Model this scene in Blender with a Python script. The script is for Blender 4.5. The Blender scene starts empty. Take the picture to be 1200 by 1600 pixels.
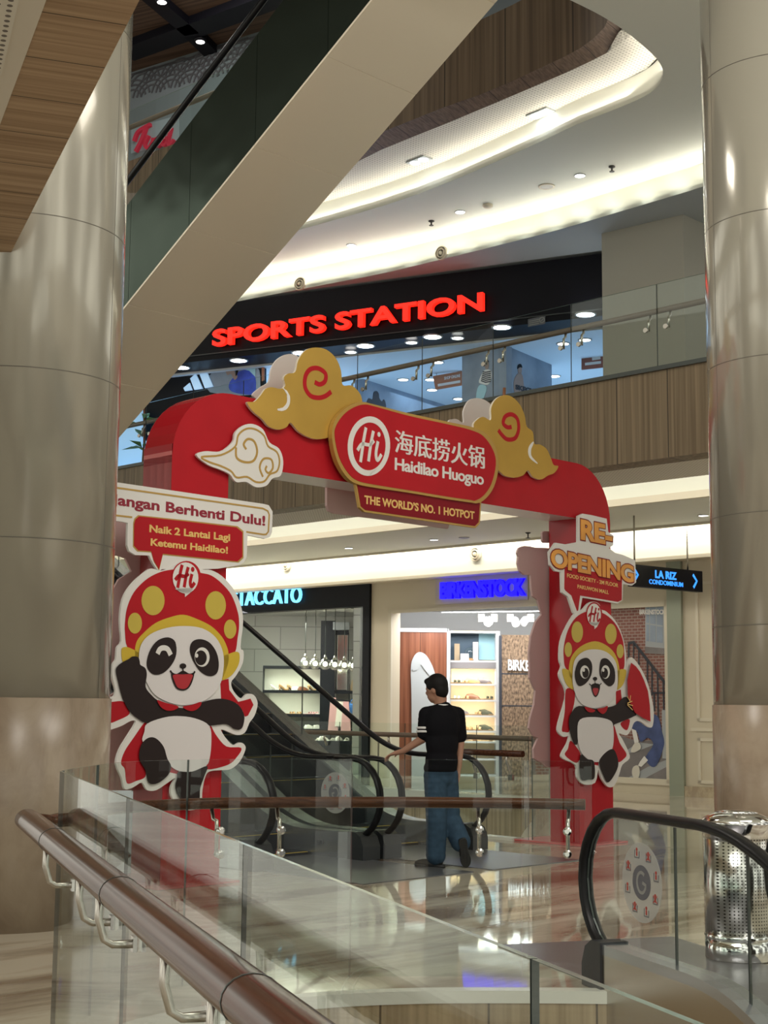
import bpy, bmesh, math, random
from math import *
from mathutils import Vector, Matrix
from mathutils.geometry import tessellate_polygon

random.seed(7)
SC = bpy.context.scene
COL = SC.collection
V = Vector

# ------------------------------------------------------------------ camera, world, exposure
F = 2270.0
EYE = 1.45
TILT = atan(300 / F)
ROLL = radians(0.55)
FWD = V((0, cos(TILT), sin(TILT)))
UP0 = V((0, -sin(TILT), cos(TILT)))
RIGHT = V((1, 0, 0)) * cos(ROLL) + UP0 * sin(ROLL)
UPC = UP0 * cos(ROLL) - V((1, 0, 0)) * sin(ROLL)
CAM = V((0, 0, EYE))
cd = bpy.data.cameras.new('camera')
cam = bpy.data.objects.new('camera', cd)
COL.objects.link(cam)
cam.matrix_world = Matrix(((RIGHT.x, UPC.x, -FWD.x, 0), (RIGHT.y, UPC.y, -FWD.y, 0),
                           (RIGHT.z, UPC.z, -FWD.z, EYE), (0, 0, 0, 1)))
cd.sensor_fit = 'AUTO'
cd.sensor_width = 36
cd.lens = F / 1600 * 36
cd.clip_start = 0.05
cd.clip_end = 300
SC.camera = cam

WORLD_STRENGTH = 0.75
LED_POWER = 1.0
wd = bpy.data.worlds.new('mall_ambient_fill')  # ambient fill added around the interior
SC.world = wd
wd.use_nodes = True
bg = wd.node_tree.nodes['Background']
bg.inputs[0].default_value = (1.0, 0.95, 0.87, 1)
bg.inputs[1].default_value = WORLD_STRENGTH
# noise bands put into the world for streaky reflections on columns and chrome
_N, _L = wd.node_tree.nodes, wd.node_tree.links
_tc = _N.new('ShaderNodeTexCoord')
_mp = _N.new('ShaderNodeMapping')
_mp.inputs['Scale'].default_value = (5.0, 5.0, 1.6)
_L.new(_tc.outputs['Generated'], _mp.inputs['Vector'])
_nz = _N.new('ShaderNodeTexNoise')
_nz.inputs['Scale'].default_value = 1.0
_nz.inputs['Detail'].default_value = 3
_L.new(_mp.outputs['Vector'], _nz.inputs['Vector'])
_rp = _N.new('ShaderNodeValToRGB')
_rp.color_ramp.elements[0].position = .40
_rp.color_ramp.elements[1].position = .62
_rp.color_ramp.elements[0].color = (.20, .19, .17, 1)
_rp.color_ramp.elements[1].color = (1.9, 1.85, 1.62, 1)
_L.new(_nz.outputs['Fac'], _rp.inputs['Fac'])
_L.new(_rp.outputs['Color'], bg.inputs[0])
SC.view_settings.view_transform = 'Standard'
SC.view_settings.look = 'None'
SC.view_settings.gamma = 1
SC.view_settings.use_curve_mapping = False
SC.view_settings.exposure = 0.36
SC.cycles.transparent_max_bounces = 40
SC.cycles.max_bounces = 10

S2 = sqrt(.5)
E1 = V((S2, S2, 0))       # right and away: direction of the arch
E2 = V((-S2, S2, 0))      # left and away: direction of the shop fronts and the escalators
E3 = V((.897, -.442, 0)).normalized()
Z = V((0, 0, 1))
GD = V((.3247, -.9458, 0)).normalized()   # along the near balustrade, towards the camera
GL = V((.9458, .3247, 0)).normalized()


def G(c, t, z=0.0):
    return E1 * c + E2 * t + Z * z


def ray(px, py):
    return FWD + RIGHT * ((px - 600) / F) + UPC * ((800 - py) / F)


def onz(px, py, z=0.0):
    d = ray(px, py)
    return CAM + d * ((z - EYE) / d.z)


def ony(px, py, y):
    d = ray(px, py)
    return CAM + d * (y / d.y)


class PL:
    """a vertical plane: origin, horizontal axis u; n faces the camera side"""
    def __init__(s, P, u):
        s.P = V((P[0], P[1], 0))
        s.u = V(u).normalized()
        s.n = s.u.cross(Z)

    def ab(s, px, py, off=0.0):
        d = ray(px, py)
        P = s.P + s.n * off
        q = CAM + d * ((P - CAM).dot(s.n) / d.dot(s.n)) - P
        return (q.dot(s.u), q.z)

    def w(s, a, b, off=0.0):
        return s.P + s.u * a + Z * b + s.n * off

    def pts(s, px, off=0.0):
        return [s.ab(x, y, off) for x, y in px]


def area_light(name, loc, direction, sx, sy, power, color=(1, .95, .88), along=None):
    l = bpy.data.lights.new(name, 'AREA')
    l.shape = 'RECTANGLE'
    l.size = sx
    l.size_y = sy
    l.energy = power
    l.color = color
    o = bpy.data.objects.new(name, l)
    COL.objects.link(o)
    z = -V(direction).normalized()
    x = V(along) if along is not None else (V((1, 0, 0)) if abs(z.x) < .9 else V((0, 1, 0)))
    x = (x - z * x.dot(z)).normalized()
    y = z.cross(x)
    o.matrix_world = Matrix(((x.x, y.x, z.x, loc[0]), (x.y, y.y, z.y, loc[1]), (x.z, y.z, z.z, loc[2]), (0, 0, 0, 1)))
    return o


# strip lights hidden in the ceiling coves and the added atrium fill
WARM = (1, .945, .82)
for k in range(9):      # cove in front of the shop bulkhead, ground floor
    t = 7.0 + k * 3
    area_light('cove_strip', G(19.98, t, 4.52), E1 * 1.0 - Z * .45, 2.95, .12, 22 * LED_POWER, WARM, E2)
    area_light('cove_strip', G(15.85, t, 4.66), E1 * 1.0 - Z * .05, 2.95, .08, 14 * LED_POWER, WARM, E2)
# broad unseen area lights added to brighten the atrium
area_light('atrium_fill', (-.6, 3.2, 8.9), (.05, .45, -1), 4, 4, 330, (1, .94, .86))
area_light('atrium_fill', (4.5, 8.0, 9.2), (-.25, .35, -1), 3.5, 3.5, 190, (1, .94, .86))
area_light('atrium_fill', (-3.0, 12.5, 9.2), (.1, .3, -1), 1.6, 1.6, 90, (1, .94, .86))
area_light('atrium_fill', (-3.5, 24.0, 14.1), (0, .3, -1), 3, 2, 150, (1, .93, .86))  # stands in for the track spots, added to brighten the dim top level
# shop lighting
area_light('shop_lamp_and_fill', (-3.4, 31.8, 3.40), (-.1, .25, -1), 3.5, 1.2, 360, (1, .95, .86))
area_light('shop_lamp_and_fill', (2.4, 29.2, 3.42), (0, .75, -1), 3.5, 1.0, 150, (.97, .98, 1))
area_light('shop_lamp_and_fill', (-1.0, 30.5, 7.75), (0, 0, -1), 5, 3, 60, (.55, .76, 1))
area_light('shop_lamp_and_fill', (-2.5, 30.0, 5.3), (0, .1, 1), 7, 5, 230, (.33, .60, 1))  # unseen upward fill, added to light the upper shop ceiling
area_light('shop_lamp_and_fill', (3.6, 27.3, 5.3), (0, .1, 1), 4, 4, 100, (.33, .60, 1))  # second upward fill added out of sight for the same ceiling


# ------------------------------------------------------------------ materials
def nt(m):
    m.use_nodes = True
    return m.node_tree, m.node_tree.nodes, m.node_tree.links


def mat(name, color, rough=.5, metal=0.0, coat=0.0, emit=None, estr=0.0, spec=.5, bump=0.0, bscale=20, var=0.0, vscale=6.0, vst=(1, 1, 1)):
    m = bpy.data.materials.new(name)
    t, N, L = nt(m)
    b = N['Principled BSDF']
    b.inputs['Base Color'].default_value = (*color, 1)
    b.inputs['Roughness'].default_value = rough
    b.inputs['Metallic'].default_value = metal
    b.inputs['Coat Weight'].default_value = coat
    b.inputs['Coat Roughness'].default_value = .05
    b.inputs['Specular IOR Level'].default_value = spec
    if emit:
        b.inputs['Emission Color'].default_value = (*emit, 1)
        b.inputs['Emission Strength'].default_value = estr
    tc = N.new('ShaderNodeTexCoord')
    if var > 0:
        mp = N.new('ShaderNodeMapping')
        mp.inputs['Scale'].default_value = vst
        L.new(tc.outputs['Object'], mp.inputs['Vector'])
        n = N.new('ShaderNodeTexNoise')
        n.inputs['Scale'].default_value = vscale
        n.inputs['Detail'].default_value = 5
        L.new(mp.outputs['Vector'], n.inputs['Vector'])
        r = N.new('ShaderNodeValToRGB')
        r.color_ramp.elements[0].position = .3
        r.color_ramp.elements[1].position = .7
        r.color_ramp.elements[0].color = (*[max(0, c * (1 - var)) for c in color], 1)
        r.color_ramp.elements[1].color = (*[min(1, c * (1 + var)) for c in color], 1)
        L.new(n.outputs['Fac'], r.inputs['Fac'])
        L.new(r.outputs['Color'], b.inputs['Base Color'])
    if bump > 0:
        n2 = N.new('ShaderNodeTexNoise')
        n2.inputs['Scale'].default_value = bscale
        n2.inputs['Detail'].default_value = 2
        L.new(tc.outputs['Object'], n2.inputs['Vector'])
        bp = N.new('ShaderNodeBump')
        bp.inputs['Strength'].default_value = bump
        bp.inputs['Distance'].default_value = .05
        L.new(n2.outputs['Fac'], bp.inputs['Height'])
        L.new(bp.outputs['Normal'], b.inputs['Normal'])
    return m


def dot_coords(N, L, axes, scales):
    """a vector whose components are the position along three world directions"""
    tc = N.new('ShaderNodeTexCoord')
    cb = N.new('ShaderNodeCombineXYZ')
    for i, (a, s) in enumerate(zip(axes, scales)):
        d = N.new('ShaderNodeVectorMath')
        d.operation = 'DOT_PRODUCT'
        d.inputs[1].default_value = tuple(V(a) * s)
        L.new(tc.outputs['Object'], d.inputs[0])
        L.new(d.outputs['Value'], cb.inputs[i])
    return cb.outputs[0]


def wood(name, c1, c2, along, across, third=None, grain=38.0, stretch=.5, seam=0.0, rough=.4, seam_dark=.35, seam_axis=None, coat=0.0):
    m = bpy.data.materials.new(name)
    t, N, L = nt(m)
    b = N['Principled BSDF']
    along, across = V(along).normalized(), V(across).normalized()
    third = V(third) if third else along.cross(across)
    vec = dot_coords(N, L, (along, across, third), (stretch, grain, grain))
    n = N.new('ShaderNodeTexNoise')
    n.inputs['Scale'].default_value = 1
    n.inputs['Detail'].default_value = 4
    L.new(vec, n.inputs['Vector'])
    r = N.new('ShaderNodeValToRGB')
    r.color_ramp.elements[0].position = .34
    r.color_ramp.elements[1].position = .66
    r.color_ramp.elements[0].color = (*c1, 1)
    r.color_ramp.elements[1].color = (*c2, 1)
    L.new(n.outputs['Fac'], r.inputs['Fac'])
    out = r.outputs['Color']
    if seam > 0:
        sa = V(seam_axis) if seam_axis is not None else across
        d = N.new('ShaderNodeVectorMath')
        d.operation = 'DOT_PRODUCT'
        d.inputs[1].default_value = tuple(sa.normalized() / seam)
        L.new(N['Texture Coordinate'].outputs['Object'], d.inputs[0])
        fr = N.new('ShaderNodeMath')
        fr.operation = 'FRACT'
        L.new(d.outputs['Value'], fr.inputs[0])
        lt = N.new('ShaderNodeMath')
        lt.operation = 'LESS_THAN'
        lt.inputs[1].default_value = .02
        L.new(fr.outputs[0], lt.inputs[0])
        mx = N.new('ShaderNodeMix')
        mx.data_type = 'RGBA'
        L.new(lt.outputs[0], mx.inputs['Factor'])
        L.new(out, mx.inputs['A'])
        mx.inputs['B'].default_value = (*[c * seam_dark for c in c1], 1)
        out = mx.outputs['Result']
    L.new(out, b.inputs['Base Color'])
    b.inputs['Roughness'].default_value = rough
    b.inputs['Specular IOR Level'].default_value = .35
    b.inputs['Coat Weight'].default_value = coat
    b.inputs['Coat Roughness'].default_value = .06
    return m


def marble(name, base, vein, scale=.5, rough=.08, axes=((1, 0, 0), (0, 1, 0), (0, 0, 1)), st=(.5, 2.2, 1), tile=0.0, spec=.6, lo=.44, hi=.6):
    m = bpy.data.materials.new(name)
    t, N, L = nt(m)
    b = N['Principled BSDF']
    vec = dot_coords(N, L, axes, st)
    n0 = N.new('ShaderNodeTexNoise')
    n0.inputs['Scale'].default_value = scale * 1.3
    n0.inputs['Detail'].default_value = 3
    L.new(vec, n0.inputs['Vector'])
    ad = N.new('ShaderNodeVectorMath')
    ad.operation = 'MULTIPLY_ADD'
    L.new(n0.outputs['Color'], ad.inputs[0])
    ad.inputs[1].default_value = (1.6, 1.6, 1.6)
    L.new(vec, ad.inputs[2])
    n = N.new('ShaderNodeTexNoise')
    n.inputs['Scale'].default_value = scale * 2
    n.inputs['Detail'].default_value = 9
    n.inputs['Roughness'].default_value = .62
    L.new(ad.outputs[0], n.inputs['Vector'])
    r = N.new('ShaderNodeValToRGB')
    r.color_ramp.elements[0].position = lo
    r.color_ramp.elements[1].position = hi
    r.color_ramp.elements[0].color = (*vein, 1)
    r.color_ramp.elements[1].color = (*base, 1)
    L.new(n.outputs['Fac'], r.inputs['Fac'])
    L.new(r.outputs['Color'], b.inputs['Base Color'])
    b.inputs['Roughness'].default_value = rough
    b.inputs['Specular IOR Level'].default_value = spec
    return m


def glass(name, tint=(.84, .93, .89), ior=1.5, extra=0.0):
    m = bpy.data.materials.new(name)
    t, N, L = nt(m)
    N.remove(N['Principled BSDF'])
    out = N['Material Output']
    tr = N.new('ShaderNodeBsdfTransparent')
    tr.inputs[0].default_value = (*tint, 1)
    gl = N.new('ShaderNodeBsdfGlossy')
    gl.inputs['Roughness'].default_value = .0
    fr = N.new('ShaderNodeFresnel')
    fr.inputs[0].default_value = ior
    mx = N.new('ShaderNodeMixShader')
    f = fr.outputs[0]
    if extra:
        a = N.new('ShaderNodeMath')
        a.operation = 'ADD'
        a.use_clamp = True
        a.inputs[1].default_value = extra
        L.new(f, a.inputs[0])
        f = a.outputs[0]
    ge = N.new('ShaderNodeNewGeometry')      # reflect once, on the face met first
    inv = N.new('ShaderNodeMath')
    inv.operation = 'SUBTRACT'
    inv.inputs[0].default_value = 1
    L.new(ge.outputs['Backfacing'], inv.inputs[1])
    mu = N.new('ShaderNodeMath')
    mu.operation = 'MULTIPLY'
    L.new(f, mu.inputs[0])
    L.new(inv.outputs[0], mu.inputs[1])
    f = mu.outputs[0]
    L.new(f, mx.inputs[0])
    L.new(tr.outputs[0], mx.inputs[1])
    L.new(gl.outputs[0], mx.inputs[2])
    L.new(mx.outputs[0], out.inputs[0])
    return m


def dots_mat(name, base, dark, axes, pitch, rad=.3, rough=.6, metal=0.0):
    """a perforated sheet: rows of round holes"""
    m = bpy.data.materials.new(name)
    t, N, L = nt(m)
    b = N['Principled BSDF']
    vec = dot_coords(N, L, axes, (1 / pitch, 1 / pitch, 0))
    fr = N.new('ShaderNodeVectorMath')
    fr.operation = 'FRACTION'
    L.new(vec, fr.inputs[0])
    ds = N.new('ShaderNodeVectorMath')
    ds.operation = 'DISTANCE'
    ds.inputs[1].default_value = (.5, .5, 0)
    L.new(fr.outputs[0], ds.inputs[0])
    lt = N.new('ShaderNodeMath')
    lt.operation = 'LESS_THAN'
    lt.inputs[1].default_value = rad
    L.new(ds.outputs['Value'], lt.inputs[0])
    mx = N.new('ShaderNodeMix')
    mx.data_type = 'RGBA'
    L.new(lt.outputs[0], mx.inputs['Factor'])
    mx.inputs['A'].default_value = (*base, 1)
    mx.inputs['B'].default_value = (*dark, 1)
    L.new(mx.outputs['Result'], b.inputs['Base Color'])
    b.inputs['Roughness'].default_value = rough
    b.inputs['Metallic'].default_value = metal
    return m


def bricks_mat(name, c1, c2, mortar, axes, scale, bw=.5, rh=.25, ms=.02, rough=.8):
    m = bpy.data.materials.new(name)
    t, N, L = nt(m)
    b = N['Principled BSDF']
    vec = dot_coords(N, L, axes, (1, 1, 0))
    br = N.new('ShaderNodeTexBrick')
    br.inputs['Color1'].default_value = (*c1, 1)
    br.inputs['Color2'].default_value = (*c2, 1)
    br.inputs['Mortar'].default_value = (*mortar, 1)
    br.inputs['Scale'].default_value = scale
    br.inputs['Mortar Size'].default_value = ms
    br.inputs['Brick Width'].default_value = bw
    br.inputs['Row Height'].default_value = rh
    L.new(vec, br.inputs['Vector'])
    L.new(br.outputs['Color'], b.inputs['Base Color'])
    b.inputs['Roughness'].default_value = rough
    return m


M_ = {}
M_['red'] = mat('red_print', (.44, .010, .018), .5, spec=.2, var=.06, vscale=3)
M_['redside'] = mat('red_gloss_vinyl', (.38, .008, .015), .25, spec=.35)
M_['redpale'] = mat('faded_red_vinyl', (.62, .13, .13), .3, coat=.2)
M_['bubble'] = mat('speech_red', (.42, .010, .018), .5, spec=.2)
M_['darkred'] = mat('deep_red', (.22, .006, .014), .5, spec=.2)
M_['textred'] = mat('crimson_ink', (.27, .01, .03), .5)
M_['white'] = mat('white_board', (.74, .72, .69), .5)
M_['face'] = mat('panda_white', (.70, .67, .67), .5)
M_['black'] = mat('panda_black', (.024, .016, .016), .55, spec=.2)
M_['yellow'] = mat('panda_yellow', (.60, .42, .03), .45)
M_['ydot'] = mat('dot_yellow', (.55, .42, .06), .45)
M_['gold'] = mat('gold_foil', (.58, .36, .07), .33, metal=.35, var=.08, vscale=2)
M_['goldline'] = mat('gold_line', (.50, .31, .08), .4, metal=.3)
M_['goldtext'] = mat('gold_text', (.76, .50, .16), .45)
M_['orange'] = mat('gold_orange', (.76, .33, .05), .4, var=.15, vscale=2.5)
M_['boardback'] = mat('board_back', (.60, .42, .41), .55)  # pink light on the white board backs is put into this colour
M_['backwhite'] = mat('board_back_white', (.64, .60, .57), .55)
M_['mouth'] = mat('mouth_red', (.42, .02, .03), .5)
M_['lining'] = mat('silver_lining', (.80, .76, .75), .3, metal=.1)
M_['steel'] = mat('brushed_steel', (.55, .52, .47), .26, metal=1, bump=.05, bscale=2.0)
M_['chrome'] = mat('chrome', (.75, .75, .74), .08, metal=1)
M_['can'] = dots_mat('perforated_chrome', (.62, .61, .59), (.03, .03, .03), (GL, Z, GD), .019, .22, .18, 1.0)
M_['champ'] = mat('champagne_panel', (.38, .36, .30), .18, metal=.3, coat=.5, bump=.02, bscale=1.1)
M_['seam'] = mat('dark_seam', (.12, .11, .09), .5)
M_['plinth'] = marble('plinth_marble', (.36, .29, .215), (.23, .17, .12), .8, .26, st=(.8, 2, .9), lo=.3, hi=.62)
M_['floor'] = marble('floor_marble', (.60, .54, .44), (.20, .13, .085), .28, .04, axes=(E1, E2, Z), st=(.55, 2.6, 1), lo=.36, hi=.53)
M_['landing'] = mat('landing_steel', (.22, .215, .23), .28, metal=.6, bump=.05, bscale=60)
M_['kerb'] = mat('white_kerb', (.72, .70, .64), .2)
M_['glass'] = glass('clear_glass', (.94, .972, .958), 1.50)
M_['glassnear'] = glass('clear_glass_thick', (.93, .968, .948), 1.42)
M_['edge'] = mat('glass_edge', (.25, .36, .32), .12, metal=.2)
M_['joint'] = mat('panel_joint', (.05, .06, .055), .3)
M_['rail'] = wood('handrail_wood', (.060, .018, .009), (.125, .040, .021), GD, GL, Z, 60, 1.2, rough=.16, coat=.1)
M_['railfar'] = wood('far_handrail_wood', (.05, .018, .009), (.10, .038, .019), (1, 0, 0), (0, 1, 0), Z, 60, 1.2, rough=.25, coat=.1)
for _k in ('rail', 'railfar'):
    _b = M_[_k].node_tree.nodes['Principled BSDF']
    _b.inputs['Specular IOR Level'].default_value = .14
    _b.inputs['Coat Weight'].default_value = .04
M_['railup'] = mat('upper_handrail', (.16, .115, .085), .4)
M_['rubber'] = mat('black_rubber', (.006, .006, .007), .35, spec=.22)
M_['darkmetal'] = mat('dark_grey_metal', (.052, .054, .055), .34, metal=.4)
M_['deck'] = mat('deck_steel', (.48, .50, .53), .26, metal=.85)
M_['capblack'] = mat('newel_plastic', (.022, .023, .026), .4)
M_['step'] = mat('step_metal', (.035, .035, .04), .45, metal=.5)
M_['yline'] = mat('yellow_line', (.55, .38, .04), .5)
M_['sticker'] = mat('sticker_film', (.50, .50, .48), .4)
M_['sticker'].node_tree.nodes['Principled BSDF'].inputs['Alpha'].default_value = .5
M_['stickgrey'] = mat('sticker_grey', (.10, .10, .12), .4)
M_['stickred'] = mat('sticker_red', (.36, .04, .03), .5)
M_['fascia'] = wood('fascia_wood', (.135, .097, .054), (.255, .19, .115), Z, E2, E1, 26, .35, .72, .5, .3, E2)
M_['fascia3'] = wood('upper_fascia_wood', (.10, .067, .04), (.19, .132, .082), Z, (1, 0, 0), (0, 1, 0), 16, .25, .8, .55, .4, (1, 0, 0))
M_['voidwood'] = wood('void_wood', (.30, .22, .13), (.46, .35, .22), Z, (1, 0, 0), (0, 1, 0), 20, .5, .55, .5, .35, (1, 0, 0))
M_['soffit'] = wood('soffit_wood', (.30, .19, .105), (.47, .325, .20), GL, GD, Z, 34, .5, .47, .5, .3, GD)
M_['ringwood'] = wood('ring_wood', (.16, .105, .068), (.27, .185, .125), E1, E2, Z, 34, .5, .6, .5, .4, E2)
M_['topwood'] = wood('top_ceiling_wood', (.065, .036, .022), (.135, .08, .05), E3, E3.cross(Z), Z, 16, .4, .75, .6, .4, E3.cross(Z))
M_['ceil'] = mat('ceiling_paint', (.76, .77, .69), .7)
M_['ceilgrey'] = mat('grey_ceiling_paint', (.47, .50, .51), .7)
M_['greywall'] = mat('grey_wall_paint', (.31, .30, .255), .6)
M_['perf'] = dots_mat('perforated_ceiling', (.72, .68, .60), (.36, .33, .28), (E1, E2, Z), .055, .24)
M_['perfnear'] = dots_mat('perforated_panel', (.70, .66, .57), (.16, .14, .12), (GD, GL, Z), .05, .25)
M_['cream'] = mat('cream_wall', (.62, .55, .42), .55)
M_['creamtrim'] = mat('cream_trim', (.66, .60, .48), .5)
M_['stonebase'] = marble('stone_base', (.46, .36, .22), (.34, .25, .15), 1.5, .2)
M_['shopblack'] = mat('shop_black', (.006, .007, .010), .4, spec=.15)
M_['signblack'] = mat('sign_black', (.005, .005, .008), .4, spec=.15)
M_['redled'] = mat('red_led', (.8, .02, .01), .4, emit=(1, .014, .006), estr=1.35)
M_['redside2'] = mat('red_letter_side', (.10, .005, .005), .5)
M_['cyanled'] = mat('cyan_led', (.3, .7, 1), .4, emit=(.16, .62, 1), estr=1.25)
M_['blueled'] = mat('blue_led', (.0, .0, .6), .4, emit=(.005, .0, 1), estr=1.5)
M_['skyled'] = mat('sign_blue_led', (.05, .3, .9), .4, emit=(.03, .26, 1), estr=1.0)
M_['lampw'] = mat('lamp_white', (1, 1, 1), .4, emit=(1, .98, .93), estr=6)
M_['lampc'] = mat('lamp_cool', (1, 1, 1), .4, emit=(.86, .95, 1), estr=9)
M_['bulb'] = mat('bulb_warm', (1, 1, 1), .4, emit=(1, .93, .72), estr=5)
M_['ringtrim'] = mat('lamp_ring', (.5, .5, .48), .4)
M_['darkdot'] = mat('dark_fitting', (.05, .05, .045), .5)
M_['diff'] = mat('diffuser_grey', (.40, .39, .36), .5)
M_['skin'] = mat('skin', (.36, .19, .125), .55, var=.05)
M_['hair'] = mat('hair_black', (.006, .005, .005), .6, spec=.2)
M_['shirt'] = mat('black_cotton', (.007, .007, .009), .9, spec=.1)
M_['jeans'] = mat('blue_denim', (.034, .064, .105), .85, spec=.2, var=.2, vscale=14)
M_['shoeb'] = mat('dark_shoe', (.015, .015, .017), .55)
M_['stripe'] = mat('white_stripe', (.7, .7, .7), .7)
M_['doorwood'] = wood('red_door_wood', (.16, .05, .024), (.28, .105, .055), Z, (1, 0, 0), (0, 1, 0), 16, .5, .62, .4, .5, (1, 0, 0))
M_['shopwhite'] = mat('shop_white', (.70, .71, .71), .5)
M_['shelfwarm'] = mat('shelf_back_cream', (.78, .62, .40), .5)
M_['bluepanel'] = mat('pale_blue_panel', (.36, .60, .68), .5)
M_['cork'] = mat('cork', (.20, .135, .085), .9, var=.75, vscale=9, vst=(3, 3, 1.6))
M_['tile'] = bricks_mat('stone_tile', (.40, .38, .34), (.46, .44, .40), (.24, .23, .21), ((1, 0, 0), Z, (0, 1, 0)), 1.0, 1.25, .55, .012, .5)
M_['greyback'] = mat('niche_grey', (.40, .39, .34), .6)
M_['tan'] = mat('tan_leather', (.42, .23, .09), .5)
M_['ltan'] = mat('light_tan_leather', (.52, .33, .15), .5)
M_['brown'] = mat('brown_leather', (.18, .07, .03), .45)
M_['mocca'] = mat('grey_leather', (.10, .085, .09), .45)
M_['olive'] = mat('dark_green_suede', (.035, .04, .02), .7)
M_['ivory'] = mat('ivory_leather', (.66, .62, .54), .45)
M_['pink'] = mat('pink_leather', (.55, .30, .30), .5)
M_['bluebag'] = mat('blue_leather', (.05, .20, .55), .4)
M_['beige'] = mat('beige_fabric', (.46, .35, .22), .8)
M_['sole'] = mat('cork_sole', (.26, .17, .09), .8)
M_['postb'] = mat('poster_blue', (.05, .075, .20), .6, var=.3, vscale=5)
M_['poststep'] = mat('poster_stone', (.20, .18, .18), .6, var=.2, vscale=3)
M_['postgrey'] = mat('poster_grey', (.36, .38, .40), .6)
M_['postdark'] = mat('poster_dark', (.03, .033, .045), .6)
M_['postwall'] = mat('poster_smoke', (.24, .29, .36), .6, var=.45, vscale=.9)
M_['postskin'] = mat('poster_skin', (.34, .24, .20), .6)
M_['postorange'] = mat('orange_board', (.42, .15, .07), .5)
M_['postnavy'] = mat('jacket_blue', (.03, .07, .50), .5, var=.35, vscale=4)
M_['l3wall'] = mat('upper_wall', (.17, .20, .22), .6)
M_['l3pat'] = mat('wave_pattern', (.085, .085, .095), .6)
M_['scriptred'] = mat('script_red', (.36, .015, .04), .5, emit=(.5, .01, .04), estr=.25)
M_['lime'] = mat('lime_panel', (.25, .36, .06), .5)
M_['leaf'] = mat('leaf_green', (.12, .22, .05), .6)
M_['escside'] = mat('steel_dark_reflection', (.085, .115, .092), .2, metal=.9, bump=.6, bscale=.8)  # dark surroundings and green reflected in the steel, put into its colour
M_['escunder'] = mat('steel_cream_reflection', (.95, .85, .68), .22, metal=.25, bump=.16, bscale=.55)  # cream reflected from floor and columns, put into the steel's pale colour
M_['brickred'] = bricks_mat('poster_brick', (.26, .115, .09), (.21, .085, .07), (.34, .27, .24), (-E2, Z, E1), 4.2, .5, .22, .03)


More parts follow.
